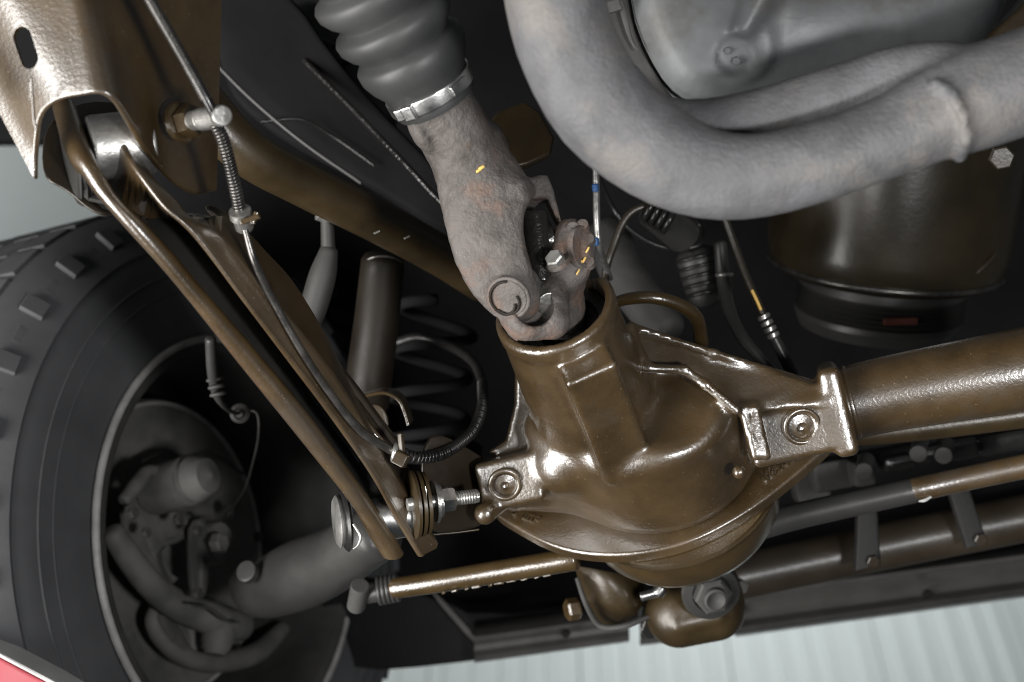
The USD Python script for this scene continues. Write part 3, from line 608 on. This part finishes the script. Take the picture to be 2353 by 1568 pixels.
ex.add('pipe', nets(f_ex, (-.03, .05, -.95), (.34, .285, -.745), .0034), 'exhaust_grey', True)
ex.parts[-1] = list(ex.parts[-1])
pan = Thing('oil_pan', 'smooth grey oil pan with raised rib and drain bolts above the exhaust pipe', 'oil pan')
def f_pan(P):
    poly = [px(u, v, .95) for u, v in chaikin([(1430, -200), (1452, 20), (1490, 120), (1535, 195), (1585, 228), (1640, 234), (1760, 210), (1920, 178), (2080, 150), (2180, 118), (2260, 60), (2320, -20), (2340, -200)], 1)]
    d = s_poly(P, poly, -1.05, -.925, .022)
    d = smin(d, s_cone(P, C(1770, -60, .912), C(1700, 78, .915), .011, .006), .012)
    d = smin(d, s_cyl(P, C(1700, 118, .95), C(1700, 118, .9235), .020, .003), .006)
    d = smax(d, -s_cyl(P, C(1690, 122, .90), C(1690, 122, .9255), .012, .002), .006)
    d = smin(d, s_ell(P, C(1900, 40, .95), [[1, 0, 0], [0, 1, 0], [0, 0, 1]], (.11, .04, .034)), .02)
    return d
pan.add('pan', nets(f_pan, (.06, .14, -1.06), (.36, .30, -.89), .003), 'pan_grey', True)
for (u, v, r) in ((1690, 102, .0062), (1672, 118, .004), (1692, 142, .005), (1740, 140, .004)): pan.add('bolt', hexnut(C(u, v, .925), (-.1, -.1, 1), r * .6, .003), 'pan_grey', 30)
pan.add('rear_flange', slab([(2170, 120), (2250, 90), (2330, 30), (2400, -60), (2450, -60), (2420, 120), (2300, 175), (2180, 170)], .98, .03, .004), 'bronze_dull', 40)
sp = Thing('shield_strip', 'narrow dark sheet strip with pale edge in the gap between exhaust pipe and oil pan', 'bracket')
sp.add('strip', slab([(1385, -40), (1440, -40), (1460, 90), (1520, 190), (1560, 240), (1540, 250), (1470, 190), (1410, 110)], .955, .01, .002), 'black_plastic', 40)
sp.add('pale_edge', slab([(1418, 0), (1436, 0), (1450, 80), (1468, 120), (1462, 118), (1440, 82)], .945, .003, .001), 'dusty_dark', 40)
sp.add('tab', box(C(1400, 18, .93), (1, .3, 0), (-.3, 1, 0), (0, 0, 1), .008, .004, .003, .001), 'dusty_dark', 30)

# ------------------------------------------------------------------ drum and pulley at right
dr = Thing('drum_housing', 'large drum shaped bronze housing with shade painted into its colour, hanging behind the exhaust pipe at right', 'housing')
p0, p1 = C(2090, 150, 1.36), C(2030, 625, 1.42)
dd = unit(p1 - p0); Ld = np.linalg.norm(p1 - p0)
dr.add('drum', lathe(p0, dd, [(0, .0), (0, .121), (Ld * .5, .121), (Ld * .85, .1195), (Ld * .95, .115), (Ld * 1.0, .106), (Ld * 1.02, .08), (Ld * 1.02, .0)], 72), 'drum_shaded', 40)
dr.add('rim', ringt(p0 + dd * Ld * .96, dd, .1145, .0028, 72), 'dark_steel', True)
dr.add('bolt', hexnut(C(2300, 360, 1.12), (-.2, -.3, 1), .010, .008), 'dark_brown', 30)
dr.add('seam', tube([(2160, 672, 1.33), (2205, 650, 1.32), (2255, 618, 1.315), (2290, 580, 1.32), (2310, 535, 1.34)], [3, 5, 5, 4, 2], 12), 'dark_brown', True)
pu = Thing('belt_pulley', 'black grooved belt pulley with a faint red mark, below the drum housing', 'pulley')
q0 = p1 + dd * .006; pu.add('pulley', lathe(q0, dd, [(0, 0), (0, .083), (.008, .084)] + [x for i in range(5) for x in ((.012 + i * .005, .079), (.0145 + i * .005, .0835))] + [(.04, .084), (.052, .078), (.056, .06), (.05, .03), (.05, 0)], 64), 'black_plastic', 30)
pu.add('red_mark', box(p1 + dd * .028 + unit(np.array([0, -dd[2] * 0 - .0, 1.0]) - dd * dd[2]) * .0835, (1, .02, 0), dd, np.cross([1, .02, 0], dd), .0165, .0036, .0015, .0008), 'red_orange', 30)

# ------------------------------------------------------------------ hoses right of the joint
h1 = Thing('brake_line', 'thin steel line with two blue paint marks right of the universal joint', 'pipe')
h1.add('line', tube([(1368, 250, 1.12), (1368, 340, 1.12), (1370, 430, 1.12), (1372, 520, 1.12), (1380, 575, 1.13), (1402, 640, 1.2)], [7, 7, 8, 8, 7, 7], 14), 'worn_steel', True)
for v in (432, 556): h1.add('blue_mark', tube([(1368, v - 6, 1.118), (1369, v + 6, 1.118)], 8.3, 14), 'blue_paint', True)
h2 = Thing('looped_hose', 'dark hose arching up to a stacked connector right of the steel line', 'hose')
h2.add('hose', tube([(1385, 720, 1.2), (1388, 660, 1.19), (1395, 610, 1.18), (1412, 560, 1.18), (1430, 515, 1.18), (1455, 485, 1.18), (1495, 470, 1.18)], 9, 14), 'dark_brown', True)
for i in range(4): h2.add('connector_ring', ringt(C(1492 + i * 15, 478 + i * 9, 1.18), (1, -.5, 0), .011, .003, 24, 8), 'black_gloss', True)
h2.add('connector', rod(C(1500, 482, 1.19), C(1575, 545, 1.22), .016), 'black_plastic', 40)
h3 = Thing('wire_loop', 'thin black wire loop sagging below the exhaust pipe bend', 'wire')
h3.add('wire', tube([(1350, 300, 1.32), (1375, 400, 1.27), (1405, 470, 1.24), (1440, 520, 1.24), (1500, 560, 1.24), (1560, 572, 1.24), (1610, 560, 1.24), (1612, 520, 1.25), (1580, 500, 1.25)], 5, 10), 'black_gloss', True)
h4 = Thing('ribbed_connector', 'black ribbed plastic connector under the wire loop', 'connector')
h4.add('body', tube([(1600, 590, 1.26), (1625, 680, 1.27)], 48, 24), 'black_plastic', True)
for i in range(5): h4.add('rib', ringt(C(1602 + i * 5, 592 + i * 20, 1.26), (.25, -1, 0), .0195 * (1 - .02 * i), .0016, 30, 8), 'black_gloss', True)
h5 = Thing('breather_tube', 'short glossy bronze breather tube arching behind the pinion nose', 'pipe')
h5.add('tube', tube([(1405, 700, 1.10), (1440, 688, 1.09), (1500, 684, 1.085), (1560, 700, 1.09), (1600, 732, 1.10), (1612, 790, 1.12)], [12, 14, 15, 16, 17, 17], 18), 'bronze_fine', True)
h6 = Thing('grey_tube', 'plain grey tube standing behind the bronze breather tube', 'tube')
h6.add('tube', tube([(1395, 540, 1.34), (1440, 640, 1.30), (1530, 760, 1.26)], [52, 52, 48], 28), 'dusty_dark', True)
h7 = Thing('rubber_hose', 'dark rubber hose curving down to the web of the differential', 'hose')
h7.add('hose', tube([(1655, 560, 1.22), (1662, 640, 1.22), (1675, 710, 1.2), (1705, 775, 1.18), (1760, 840, 1.17), (1800, 880, 1.17)], [15, 16, 15, 14, 13, 13], 16), 'black_plastic', True)
h7.add('clamp', ringt(C(1664, 632, 1.22), (.05, -1, 0), .0062, .0018, 24, 8), 'worn_steel', True)
h8 = Thing('striped_cable', 'dark cable with yellow stripe and crimped ferrule leading to the axle collar', 'cable')
h8.add('cable', tube([(1665, 500, 1.16), (1690, 570, 1.16), (1720, 650, 1.155), (1752, 720, 1.15)], [8, 9, 9, 9], 14), 'dark_brown', True)
h8.add('yellow_stripe', tube([(1728, 668, 1.148), (1740, 693, 1.147), (1748, 712, 1.147)], 4, 10), 'yellow_paint', True)
h8.add('ferrule', cat(*[lathe(C(1752 + i * 7, 722 + i * 14, 1.148), unit(C(1790, 800, 1.15) - C(1752, 722, 1.15)), [(0, .0035), (.001, .0055), (.004, .0055), (.005, .0035), (.005, 0)], 18) for i in range(4)]), 'worn_steel', 40)
h8.add('sleeve', tube([(1778, 775, 1.15), (1800, 818, 1.15), (1822, 862, 1.15)], [13, 14, 13], 16), 'black_plastic', True)

# ------------------------------------------------------------------ things seen between the arms and the drive shaft
rl = Thing('frame_tube', 'dull bronze cross tube running diagonally from frame bracket to behind the universal joint', 'tube')
rl.add('tube', tube([(440, 215, 1.04), (560, 345, 1.06), (700, 425, 1.10), (860, 505, 1.15), (1000, 580, 1.2), (1110, 650, 1.24)], [60, 55, 52, 50, 48, 46], 32), 'bronze_dull', True)
for (u, v) in ((866, 526), (935, 538)): rl.add('chip', box(C(u, v + 8, 1.092), (1, .5, 0), (-.5, 1, 0), (0, 0, 1), .0026, .0008, .0008, .0003), 'worn_steel', 30)
st = Thing('link_rod', 'grey anti roll bar link with thin stem, left of the shock absorber', 'link')
st.add('stem', tube([(748, 478, 1.16), (752, 520, 1.16), (755, 590, 1.16)], [13, 15, 17], 18), 'grey_hose', True)
st.add('sleeve', tube([(756, 575, 1.16), (742, 630, 1.16), (722, 700, 1.16), (700, 760, 1.16)], [21, 31, 32, 30], 22), 'grey_hose', True)
st.add('end_nut', hexnut(C(746, 492, 1.15), (0, -1, .3), .008, .005), 'worn_steel', 30)
sk2 = Thing('shock_absorber', 'shade darkened brown shock absorber tube with domed upper collar, in the shade behind the arms', 'shock absorber')
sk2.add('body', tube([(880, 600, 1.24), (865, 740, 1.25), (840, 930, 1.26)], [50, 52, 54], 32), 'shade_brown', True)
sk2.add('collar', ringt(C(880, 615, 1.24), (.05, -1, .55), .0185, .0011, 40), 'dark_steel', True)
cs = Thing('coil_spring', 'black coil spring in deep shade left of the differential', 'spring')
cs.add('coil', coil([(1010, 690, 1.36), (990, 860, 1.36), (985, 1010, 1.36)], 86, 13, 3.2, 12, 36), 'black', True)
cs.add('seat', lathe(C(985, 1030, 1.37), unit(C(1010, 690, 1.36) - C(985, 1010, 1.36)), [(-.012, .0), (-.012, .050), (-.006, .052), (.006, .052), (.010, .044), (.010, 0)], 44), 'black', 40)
sb = Thing('spring_bracket', 'small arched brown bracket with bright rim under the shock absorber', 'bracket')
sb.add('arch', ribbon([(828, 916, 1.1), (850, 908, 1.1), (885, 904, 1.1), (915, 920, 1.1), (928, 945, 1.1), (938, 978, 1.1)], C(900, 930, 1.14) - C(890, 940, 1.1), .003, 6), 'bronze_fine', 35)
sb.add('gusset', slab([(830, 935), (868, 925), (890, 950), (895, 990), (850, 960)], 1.12, .006, .002), 'bronze_dull', 40)
bk = Thing('crossmember_bracket', 'dark olive plate bracket right of the drive shaft under the exhaust bend', 'bracket')
bk.add('plate', slab([(1130, 270), (1150, 250), (1225, 228), (1290, 345), (1190, 392), (1120, 390), (1090, 330)], lambda u, v: 1.14 - (v - 230) * .0002, .02, .004, 1), 'bronze_dull', 40)
ln = Thing('frame_line', 'thin dark line with glints running diagonally behind the slip yoke', 'pipe')
ln.add('line', tube([(700, 140, 1.3), (800, 240, 1.28), (930, 375, 1.25), (990, 440, 1.24), (1060, 510, 1.23)], 7, 10), 'oily_black', True)
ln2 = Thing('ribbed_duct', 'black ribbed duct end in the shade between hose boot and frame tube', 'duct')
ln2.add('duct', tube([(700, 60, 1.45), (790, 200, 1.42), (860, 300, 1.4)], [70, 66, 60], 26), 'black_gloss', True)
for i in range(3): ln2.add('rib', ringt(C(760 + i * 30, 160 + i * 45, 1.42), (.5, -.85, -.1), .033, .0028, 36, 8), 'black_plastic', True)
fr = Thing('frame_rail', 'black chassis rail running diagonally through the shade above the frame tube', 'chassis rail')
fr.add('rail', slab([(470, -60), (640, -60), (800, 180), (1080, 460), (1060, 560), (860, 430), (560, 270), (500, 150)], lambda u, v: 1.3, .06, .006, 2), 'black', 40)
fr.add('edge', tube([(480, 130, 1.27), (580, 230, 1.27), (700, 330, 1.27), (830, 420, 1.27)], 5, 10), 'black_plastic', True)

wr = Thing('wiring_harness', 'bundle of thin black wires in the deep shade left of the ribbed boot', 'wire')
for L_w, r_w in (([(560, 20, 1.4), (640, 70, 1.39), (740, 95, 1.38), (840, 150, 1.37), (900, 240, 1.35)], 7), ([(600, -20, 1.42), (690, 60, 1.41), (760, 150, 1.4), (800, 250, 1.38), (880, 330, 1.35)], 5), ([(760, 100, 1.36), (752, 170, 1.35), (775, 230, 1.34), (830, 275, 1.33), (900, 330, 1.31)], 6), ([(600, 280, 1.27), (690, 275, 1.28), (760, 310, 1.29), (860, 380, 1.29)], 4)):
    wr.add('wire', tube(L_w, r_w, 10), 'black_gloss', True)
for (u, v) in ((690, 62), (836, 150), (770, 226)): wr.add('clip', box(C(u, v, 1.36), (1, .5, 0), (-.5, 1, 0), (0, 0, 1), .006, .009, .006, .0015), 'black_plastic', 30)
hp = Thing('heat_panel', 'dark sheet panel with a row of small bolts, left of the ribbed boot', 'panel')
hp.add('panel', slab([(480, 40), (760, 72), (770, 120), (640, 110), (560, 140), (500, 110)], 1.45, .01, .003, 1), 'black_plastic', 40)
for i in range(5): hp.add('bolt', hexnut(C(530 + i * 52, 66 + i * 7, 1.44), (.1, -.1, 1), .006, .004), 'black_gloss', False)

# ------------------------------------------------------------------ steering rods
tr = Thing('tie_rod', 'long two tone tie rod, grey then bronze, crossing from differential to right edge', 'tie rod')
tr.add('sleeve', tube([(1740, 1212, 1.20), (1850, 1182, 1.19), (2105, 1126, 1.17)], [30, 30, 29], 26), 'black_plastic', True)  # left length of the rod, in a darker colour than the rest
tr.add('rod', tube([(2098, 1127, 1.17), (2230, 1098, 1.16), (2420, 1058, 1.14)], [28, 28, 29], 26), 'bronze', True)
tr.add('grease_drop', tube([(2112, 1152, 1.16), (2125, 1150, 1.16), (2140, 1142, 1.16)], [2, 4, 2], 8), 'pale_edge', True)
dl = Thing('drag_link', 'bright reflective drag link rod running left from under the differential', 'tie rod')
dl.add('rod', tube([(905, 1352, 1.19), (1000, 1338, 1.18), (1120, 1318, 1.17), (1320, 1285, 1.15)], [24, 25, 26, 27], 28), 'bronze_fine', True)
dl.add('boot', cat(tube([(820, 1370, 1.20), (880, 1356, 1.195)], [22, 26], 20), *[ringt(C(872 + i * 10, 1358 - i * 2, 1.195), (1, .15, 0), .0105, .0022, 26, 8) for i in range(5)]), 'black_plastic', True)
dl.add('joint', rod(C(828, 1345, 1.18), C(818, 1395, 1.2), .008), 'dusty_dark', 40)
dl.add('grease', cat(*[tube([(1010 + i * 27 + RNG.integers(-8, 8), 1364 - i * 4.4, 1.17), (1022 + i * 27, 1361 - i * 4.4, 1.168)], 2 + 1.5 * RNG.random(), 8) for i in range(10)]), 'bronze_fine', True)

# ------------------------------------------------------------------ front bumper beam, cross tube, struts, steering gear
bp = Thing('front_bumper', 'black ridged bumper beam across the bottom, notched in the middle, white wall beyond', 'bumper')
def bumper(us, base, prof):
    S = []
    for u in us:
        v0, d0 = base(u); S.append([C(u, v0 + dv, d0 + dd_) for dv, dd_ in prof])
    return loft(S)
prof_r = [(10, .02), (6, .002), (-4, -.004), (-12, 0), (-22, .014), (-44, .020), (-66, .012), (-74, .002), (-84, .0), (-92, .008), (-100, .03), (-104, .10), (-40, .14), (14, .10)]
bp.add('right_half', bumper(np.linspace(1690, 2480, 12), lambda u: (1450 - (u - 1690) * .1365, 1.50 - (u - 1690) * .00006), prof_r), 'bumper_black', 35)
prof_l = [(6, .02), (2, .002), (-8, -.002), (-22, .006), (-34, .006), (-44, -.002), (-54, .0), (-64, .01), (-84, .03), (-90, .12), (0, .12)]
bp.add('left_half', bumper(np.linspace(1090, 1446, 8), lambda u: (1518 - (u - 1090) * .137, 1.50), prof_l), 'bumper_black', 35)
bp.add('middle', bumper(np.linspace(1470, 1700, 5), lambda u: (1478 - (u - 1470) * .115, 1.505), prof_l), 'bumper_black', 35)
bp.add('lower_valance', slab([(760, 1330), (1000, 1370), (1100, 1420), (1420, 1380), (1446, 1440), (1446, 1468), (1240, 1500), (1000, 1532), (840, 1545), (700, 1500)], 1.56, .05, .004, 1), 'black', 40)
for (u, v) in ((1300, 1455), (2130, 1365)): bp.add('screw', lathe(C(u, v, 1.485), (0, -.2, 1), [(0, .005), (.004, .004), (.004, 0)], 16), 'black', 30)
bp.add('brace', slab([(985, 1360), (1000, 1358), (1110, 1480), (1096, 1488)], 1.53, .01, .002, 1), 'dusty_dark', 40)
xt = Thing('cross_tube', 'dark brown cross tube of the frame ahead of the tie rod', 'tube')
xt.add('tube', tube([(1680, 1330, 1.36), (1860, 1292, 1.36), (2100, 1242, 1.35), (2460, 1170, 1.33)], [52, 52, 53, 55], 32), 'dark_brown', True)
bx = Thing('splash_panel', 'black flat panel between the cross tube and the bumper beam', 'panel')
bx.add('panel', slab([(1500, 1320), (1700, 1280), (2480, 1120), (2480, 1270), (1700, 1420), (1500, 1440)], 1.64, .02, .004, 0), 'black', 40)
for i, q in enumerate(([(1972, 1150), (2016, 1140), (2026, 1300), (1966, 1312)], [(2180, 1125), (2226, 1112), (2272, 1250), (2222, 1262)])):
    s_ = Thing('strut', ['upright dark flat strut crossing the cross tube, left of the slanted one', 'slanted dark flat strut crossing the cross tube near the right edge'][i], 'strut')
    s_.add('bar', slab(q, 1.285, .012, .003, 0), 'strut_black', 40)
    s_.add('bolt', hexnut(C(q[2][0] - 20, q[2][1] - 12, 1.28), (0, -.3, 1), .006, .004), 'dark_brown', 30)
gb = Thing('mount_cup', 'cup shaped bronze mount hanging below the differential cover, left of the steering nut', 'bracket')
gb.add('cup', loft([np.array([C(u, v, d) for u, v, d in r]) for r in [[(1320 + a, 1300 + 0, 1.24), (1430 + a, 1320, 1.24), (1480, 1330, 1.27), (1480, 1330, 1.36), (1330, 1310, 1.36)] for a in (0,)] + [[(1342, 1380, 1.24), (1440, 1392, 1.22), (1480, 1385, 1.25), (1480, 1385, 1.36), (1350, 1380, 1.36)], [(1372, 1432, 1.26), (1420, 1440, 1.25), (1470, 1425, 1.27), (1470, 1425, 1.36), (1375, 1430, 1.36)]]]), 'bronze_dull', 50)
gb.add('flange', tube([(1326, 1330, 1.23), (1345, 1385, 1.225), (1370, 1430, 1.24), (1395, 1443, 1.24), (1440, 1438, 1.235), (1490, 1418, 1.24)], [5, 6, 7, 7, 7, 5], 12), 'dusty_dark', True)
gb.add('bolt', hexnut(C(1330, 1398, 1.25), (-.9, -.1, .3), .010, .012), 'bronze_fine', 30)
sg = Thing('steering_ball_joint', 'rounded dark bronze ball joint housing with large hex nut and grease stud, below differential cover', 'ball joint')
def f_sg(P):
    d = s_cone(P, C(1560, 1410, 1.25), C(1640, 1400, 1.25), .030, .028)
    d = smin(d, s_cone(P, C(1535, 1350, 1.27), C(1555, 1420, 1.26), .012, .018), .012)
    d = smin(d, s_cone(P, C(1636, 1355, 1.25), C(1636, 1400, 1.25), .026, .022), .008)
    d = smin(d, s_cone(P, C(1560, 1438, 1.225), C(1650, 1418, 1.225), .006, .005), .006)
    return d
sg.add('housing', nets(f_sg, (.10, -.29, -1.31), (.24, -.16, -1.18), .003), 'bronze_dull', True)
nd = unit(np.array([.1, -.25, 1.0])); nc = C(1632, 1358, 1.205)
sg.add('flange_washer', lathe(nc, nd, [(0, .024), (.002, .0255), (.005, .024), (.006, .017), (.004, .015), (.004, 0)], 44), 'black_plastic', 40)
sg.add('nut', hexnut(nc + nd * .003, nd, .0165, .012), 'dusty_dark', False)
sg.add('stud', lathe(nc + nd * .012, nd, [(0, .0105), (.008, .0100), (.009, .008), (.006, .004), (.006, 0)], 28), 'dusty_dark', 40)
sg.add('grease_nipple', cat(rod(C(1472, 1372, 1.22), C(1515, 1360, 1.22), .004), rod(C(1510, 1366, 1.22), C(1522, 1350, 1.22), .0062)), 'steel', 40)
sg.add('side_bolt', hexnut(C(1695, 1345, 1.25), (.5, -.2, 1), .007, .008), 'worn_steel', 30)
sg.add('clamp_bolt', hexnut(C(1498, 1436, 1.26), (0, -.3, 1), .011, .008), 'black_gloss', 30)
vb = Thing('valve_block', 'cluster of dark fittings and pipe ends between axle tube and tie rod', 'fitting')
for (u, v, w, h, d) in ((1910, 1090, 46, 34, 1.33), (1860, 1110, 40, 40, 1.36), (1980, 1085, 26, 30, 1.3), (2062, 1062, 40, 18, 1.28), (2140, 1040, 30, 20, 1.28), (2200, 1030, 40, 26, 1.3), (2300, 1015, 70, 24, 1.31), (1990, 1050, 150, 14, 1.36)):
    vb.add('fitting', box(C(u, v, d), (1, .18, 0), (-.18, 1, 0), (0, 0, 1), w * K * d, h * K * d, .014, .004), RNG.choice(['black_plastic', 'dusty_dark', 'black_gloss']), 30)
for (u, v) in ((1985, 1072), (2110, 1032), (2168, 1036)): vb.add('pipe_end', rod(C(u, v + 12, 1.26), C(u + 6, v - 14, 1.29), .008), 'dusty_dark', 40)

# ------------------------------------------------------------------ wheel, knuckle
WC = C(540, 1238, 1.42)
WX = unit(np.array([.885, .157, .43]))
def wp(u, v, off=0.0):
    r = C(u, v, 1.0); return (u, v, ((WC + WX * off) @ WX) / (r @ WX))
wh = Thing('mounted_tyre', 'grey black tyre on a steel rim seen from its inner side, at lower left', 'tyre')
wh.add('tyre', lathe(WC - WX * .235, WX, [(.0, .19), (.0, .21), (.005, .29), (.02, .328), (.035, .340), (.05, .345), (.18, .345), (.20, .341), (.218, .328), (.232, .310), (.238, .300), (.2365, .296), (.241, .285), (.242, .265), (.242, .232), (.238, .207), (.230, .201), (.21, .198)], 110, annular=True), 'tyre_rubber', 40)
rimp = wh.add('rim', lathe(WC - WX * .20, WX, [(.0, .165), (.02, .176), (.15, .178), (.19, .184), (.205, .190), (.208, .196), (.208, .199), (.19, .188), (.15, .182), (.02, .18)], 110, annular=True), 'rim_paint' if 'rim_paint' in M else 'dusty_dark', 40)
wh.add('rim_lip', ringt(WC + WX * .006, WX, .2035, .0040, 110, 10), 'lip_grey', True, rimp)
wh.add('disc', lathe(WC - WX * .20, WX, [(0, .17), (.0, .0), (-.01, .0), (-.01, .17)], 80), 'black', 40)
x_, y_, _ = axes(WX)
tb = []
for i in range(44):
    a = i / 44 * 2 * math.pi
    for z, w_ in ((.055, .017), (.095, .017), (.137, .017), (.178, .017)):
        e = x_ * math.cos(a + z * 3) + y_ * math.sin(a + z * 3); g = np.cross(WX, e)
        tb.append(box(WC - WX * (.235 - z) + e * .3420, g, WX, e, .021, w_, .0035, .002))
wh.add('tread_block', cat(*tb), 'tyre_rubber', 30)
sdw = []
for i in range(64):
    a = i / 64 * 2 * math.pi; e = x_ * math.cos(a) + y_ * math.sin(a); g = np.cross(WX, e)
    sdw.append(box(WC - WX * (.0105 if i % 2 else .013) + e * (.324 if i % 2 else .318), g, unit(e - WX * .7), unit(e * .7 + WX), .009, .011 if i % 2 else .007, .003, .001))
wh.add('shoulder_lug', cat(*sdw), 'tyre_rubber', 30)
for rr in (.272, .255): wh.add('sidewall_rib', ringt(WC + WX * .0065, WX, rr, .0016, 110, 8), 'tyre_rubber', True)
kn = Thing('steering_knuckle', 'dusty grey steering knuckle with brake parts inside the front wheel', 'knuckle')
kd = 1.40
kn.add('dust_shield', lathe(WC - WX * .10, WX, [(0, 0), (0, .150), (.012, .155), (.016, .150), (.010, .10), (.02, .05), (.02, 0)], 60), 'wheel_grey', 40)
def wt(L, off): return [wp(x[0], x[1], off + (x[2] if len(x) > 2 else 0)) for x in L]
def wd(off): return lambda u, v: wp(u, v, off)[2]
kn.add('lower_arm', tube(wt([(258, 1225), (310, 1300), (365, 1362), (430, 1402), (500, 1425, .01), (555, 1440, .01)], -.02), [28, 32, 33, 36, 38, 34], 24), 'wheel_grey', True)
kn.add('weld', tube(wt([(440, 1392), (480, 1398), (505, 1415), (525, 1428), (550, 1430)], .022), [3, 4, 5, 4, 2], 10), 'dusty_dark', True)
kn.add('arm_end', lathe(C(*wp(505, 1440, -.01)), (-.1, -.9, .4), [(0, .016), (.012, .0165), (.022, .014), (.028, .010), (.028, 0)], 30), 'wheel_grey', 40)
kn.add('nut', hexnut(C(*wp(497, 1480, -.01)), (-.1, -.9, .4), .0085, .010), 'dusty_dark', 30)
kn.add('axle_end', tube([(870, 1225, 1.18), (760, 1290, 1.24), (680, 1325, 1.28), (600, 1358, 1.32), (565, 1340, 1.36)], [64, 76, 80, 62, 40], 32), 'black_plastic', True)
kn.add('boss', rod(C(576, 1318, 1.27), C(564, 1312, 1.262), .010), 'black_plastic', 40)
kn.add('upright', slab([(428, 1200), (470, 1190), (470, 1275), (466, 1380), (430, 1380), (424, 1280)], wd(-.02), .03, .006, 1), 'wheel_grey', 40)
kn.add('caliper_bracket', slab([(270, 1150), (300, 1130), (345, 1140), (372, 1170), (420, 1185), (440, 1210), (420, 1245), (355, 1265), (365, 1310), (395, 1360), (350, 1330), (272, 1240)], wd(-.03), .03, .006, 1), 'wheel_grey', 40)
kn.add('caliper_piston', lathe(C(*wp(350, 1128, -.03)), WX + np.array([0, .1, 0]), [(0, .02), (.0, .024), (.01, .025), (.045, .024), (.046, .020), (.052, .020), (.053, .023), (.058, .022), (.07, .017), (.075, 0)], 36), 'wheel_grey', 40)
kn.add('caliper_arm', tube(wt([(285, 1150), (320, 1105), (345, 1082), (400, 1092)], -.01), [16, 18, 14, 8], 18), 'wheel_grey', True)
kn.add('dish', tube(wt([(362, 1385), (352, 1430), (385, 1480), (440, 1515), (510, 1522), (590, 1500), (650, 1445)], -.05), [12, 20, 24, 24, 24, 24, 18], 20), 'wheel_grey', True)
kn.add('plate', slab([(360, 1400), (420, 1410), (450, 1450), (452, 1510), (400, 1490), (362, 1440)], wd(-.04), .02, .005, 1), 'wheel_grey', 40)
kn.add('hub_nut', hexnut(C(*wp(492, 1250, .0)), unit(WX), .010, .012), 'wheel_grey', 30)
kn.add('hub', lathe(C(*wp(478, 1252, -.03)), WX, [(0, .022), (.006, .024), (.016, .021), (.018, 0)], 36), 'wheel_grey', 40)
for (u, v, o, r) in ((300, 1180, .012, .006), (330, 1225, .012, .005), (405, 1195, .012, .006), (448, 1220, .02, .005), (448, 1365, .02, .006), (520, 1175, -.05, .007), (590, 1235, -.05, .006)):
    kn.add('bolt', hexnut(C(*wp(u, v, o)), WX, r, .006), 'dusty_dark', False)
kn.add('sensor_wire', tube(wt([(330, 1060), (380, 1040), (440, 1060), (500, 1050), (560, 1090)], -.05), 4, 8), 'dusty_dark', True)
kn.add('shield_lip', ringt(WC - WX * .083, WX, .150, .0025, 90, 8), 'lip_grey', True)
bh = Thing('brake_hose', 'thin black brake hose with ringed fitting dangling inside the wheel rim', 'hose')
bh.add('hose', tube([(484, 780, 1.16), (488, 850, 1.18), (497, 900, 1.2), (512, 930, 1.22), (535, 948, 1.27), (552, 950, 1.3)], [13, 13, 12, 7, 5, 4], 14), 'black_plastic', True)
for i in range(3): bh.add('fitting', ringt(C(494 + i * 4, 872 + i * 17, 1.19), (.2, -1, 0), .006, .0016, 22, 8), 'dusty_dark', True)
ns = Thing('wheel_sensor', 'small dark round sensor bolt head left of the control arm inside the wheel', 'sensor')
ns.add('body', lathe(C(552, 950, 1.3), (.1, 0, 1), [(0, .009), (.004, .009), (.006, .006), (.004, .005), (.008, .003), (.008, 0)], 26), 'black_plastic', 40)
ns.add('wire', tube([(560, 945, 1.3), (590, 950, 1.3), (594, 1000, 1.31), (582, 1060, 1.34), (560, 1130, 1.38), (520, 1180, 1.42)], 2.5, 8), 'black_plastic', True)

# ------------------------------------------------------------------ body above, red panel
ub = Thing('underbody', 'black sheet standing in for the unlit underbody and engine bay behind all the suspension parts', 'underbody')
ub.add('floor', slab([(-500, -500), (2900, -500), (2900, 1150), (1690, 1400), (1200, 1420), (880, 1470), (560, 1240), (420, 800), (300, 520), (190, 326), (-500, 326)], 1.75, .05, .01, 0), 'black', 40)  # flat black sheet, the unlit depth is put into its colour
rp_ = Thing('red_panel', 'red painted panel with pale edge strip in the bottom left corner', 'panel')
rp_.add('panel', slab([(-200, 1410), (-2, 1512), (112, 1572), (300, 1690), (-200, 1800)], 1.12, .03, .003, 0), 'red_paint', 40)
rp_.add('edge_strip', slab([(-200, 1386), (-2, 1499), (118, 1562), (310, 1676), (300, 1690), (112, 1572), (-2, 1512), (-200, 1410)], 1.115, .034, .002, 0), 'pale_edge', 40)

build_all()
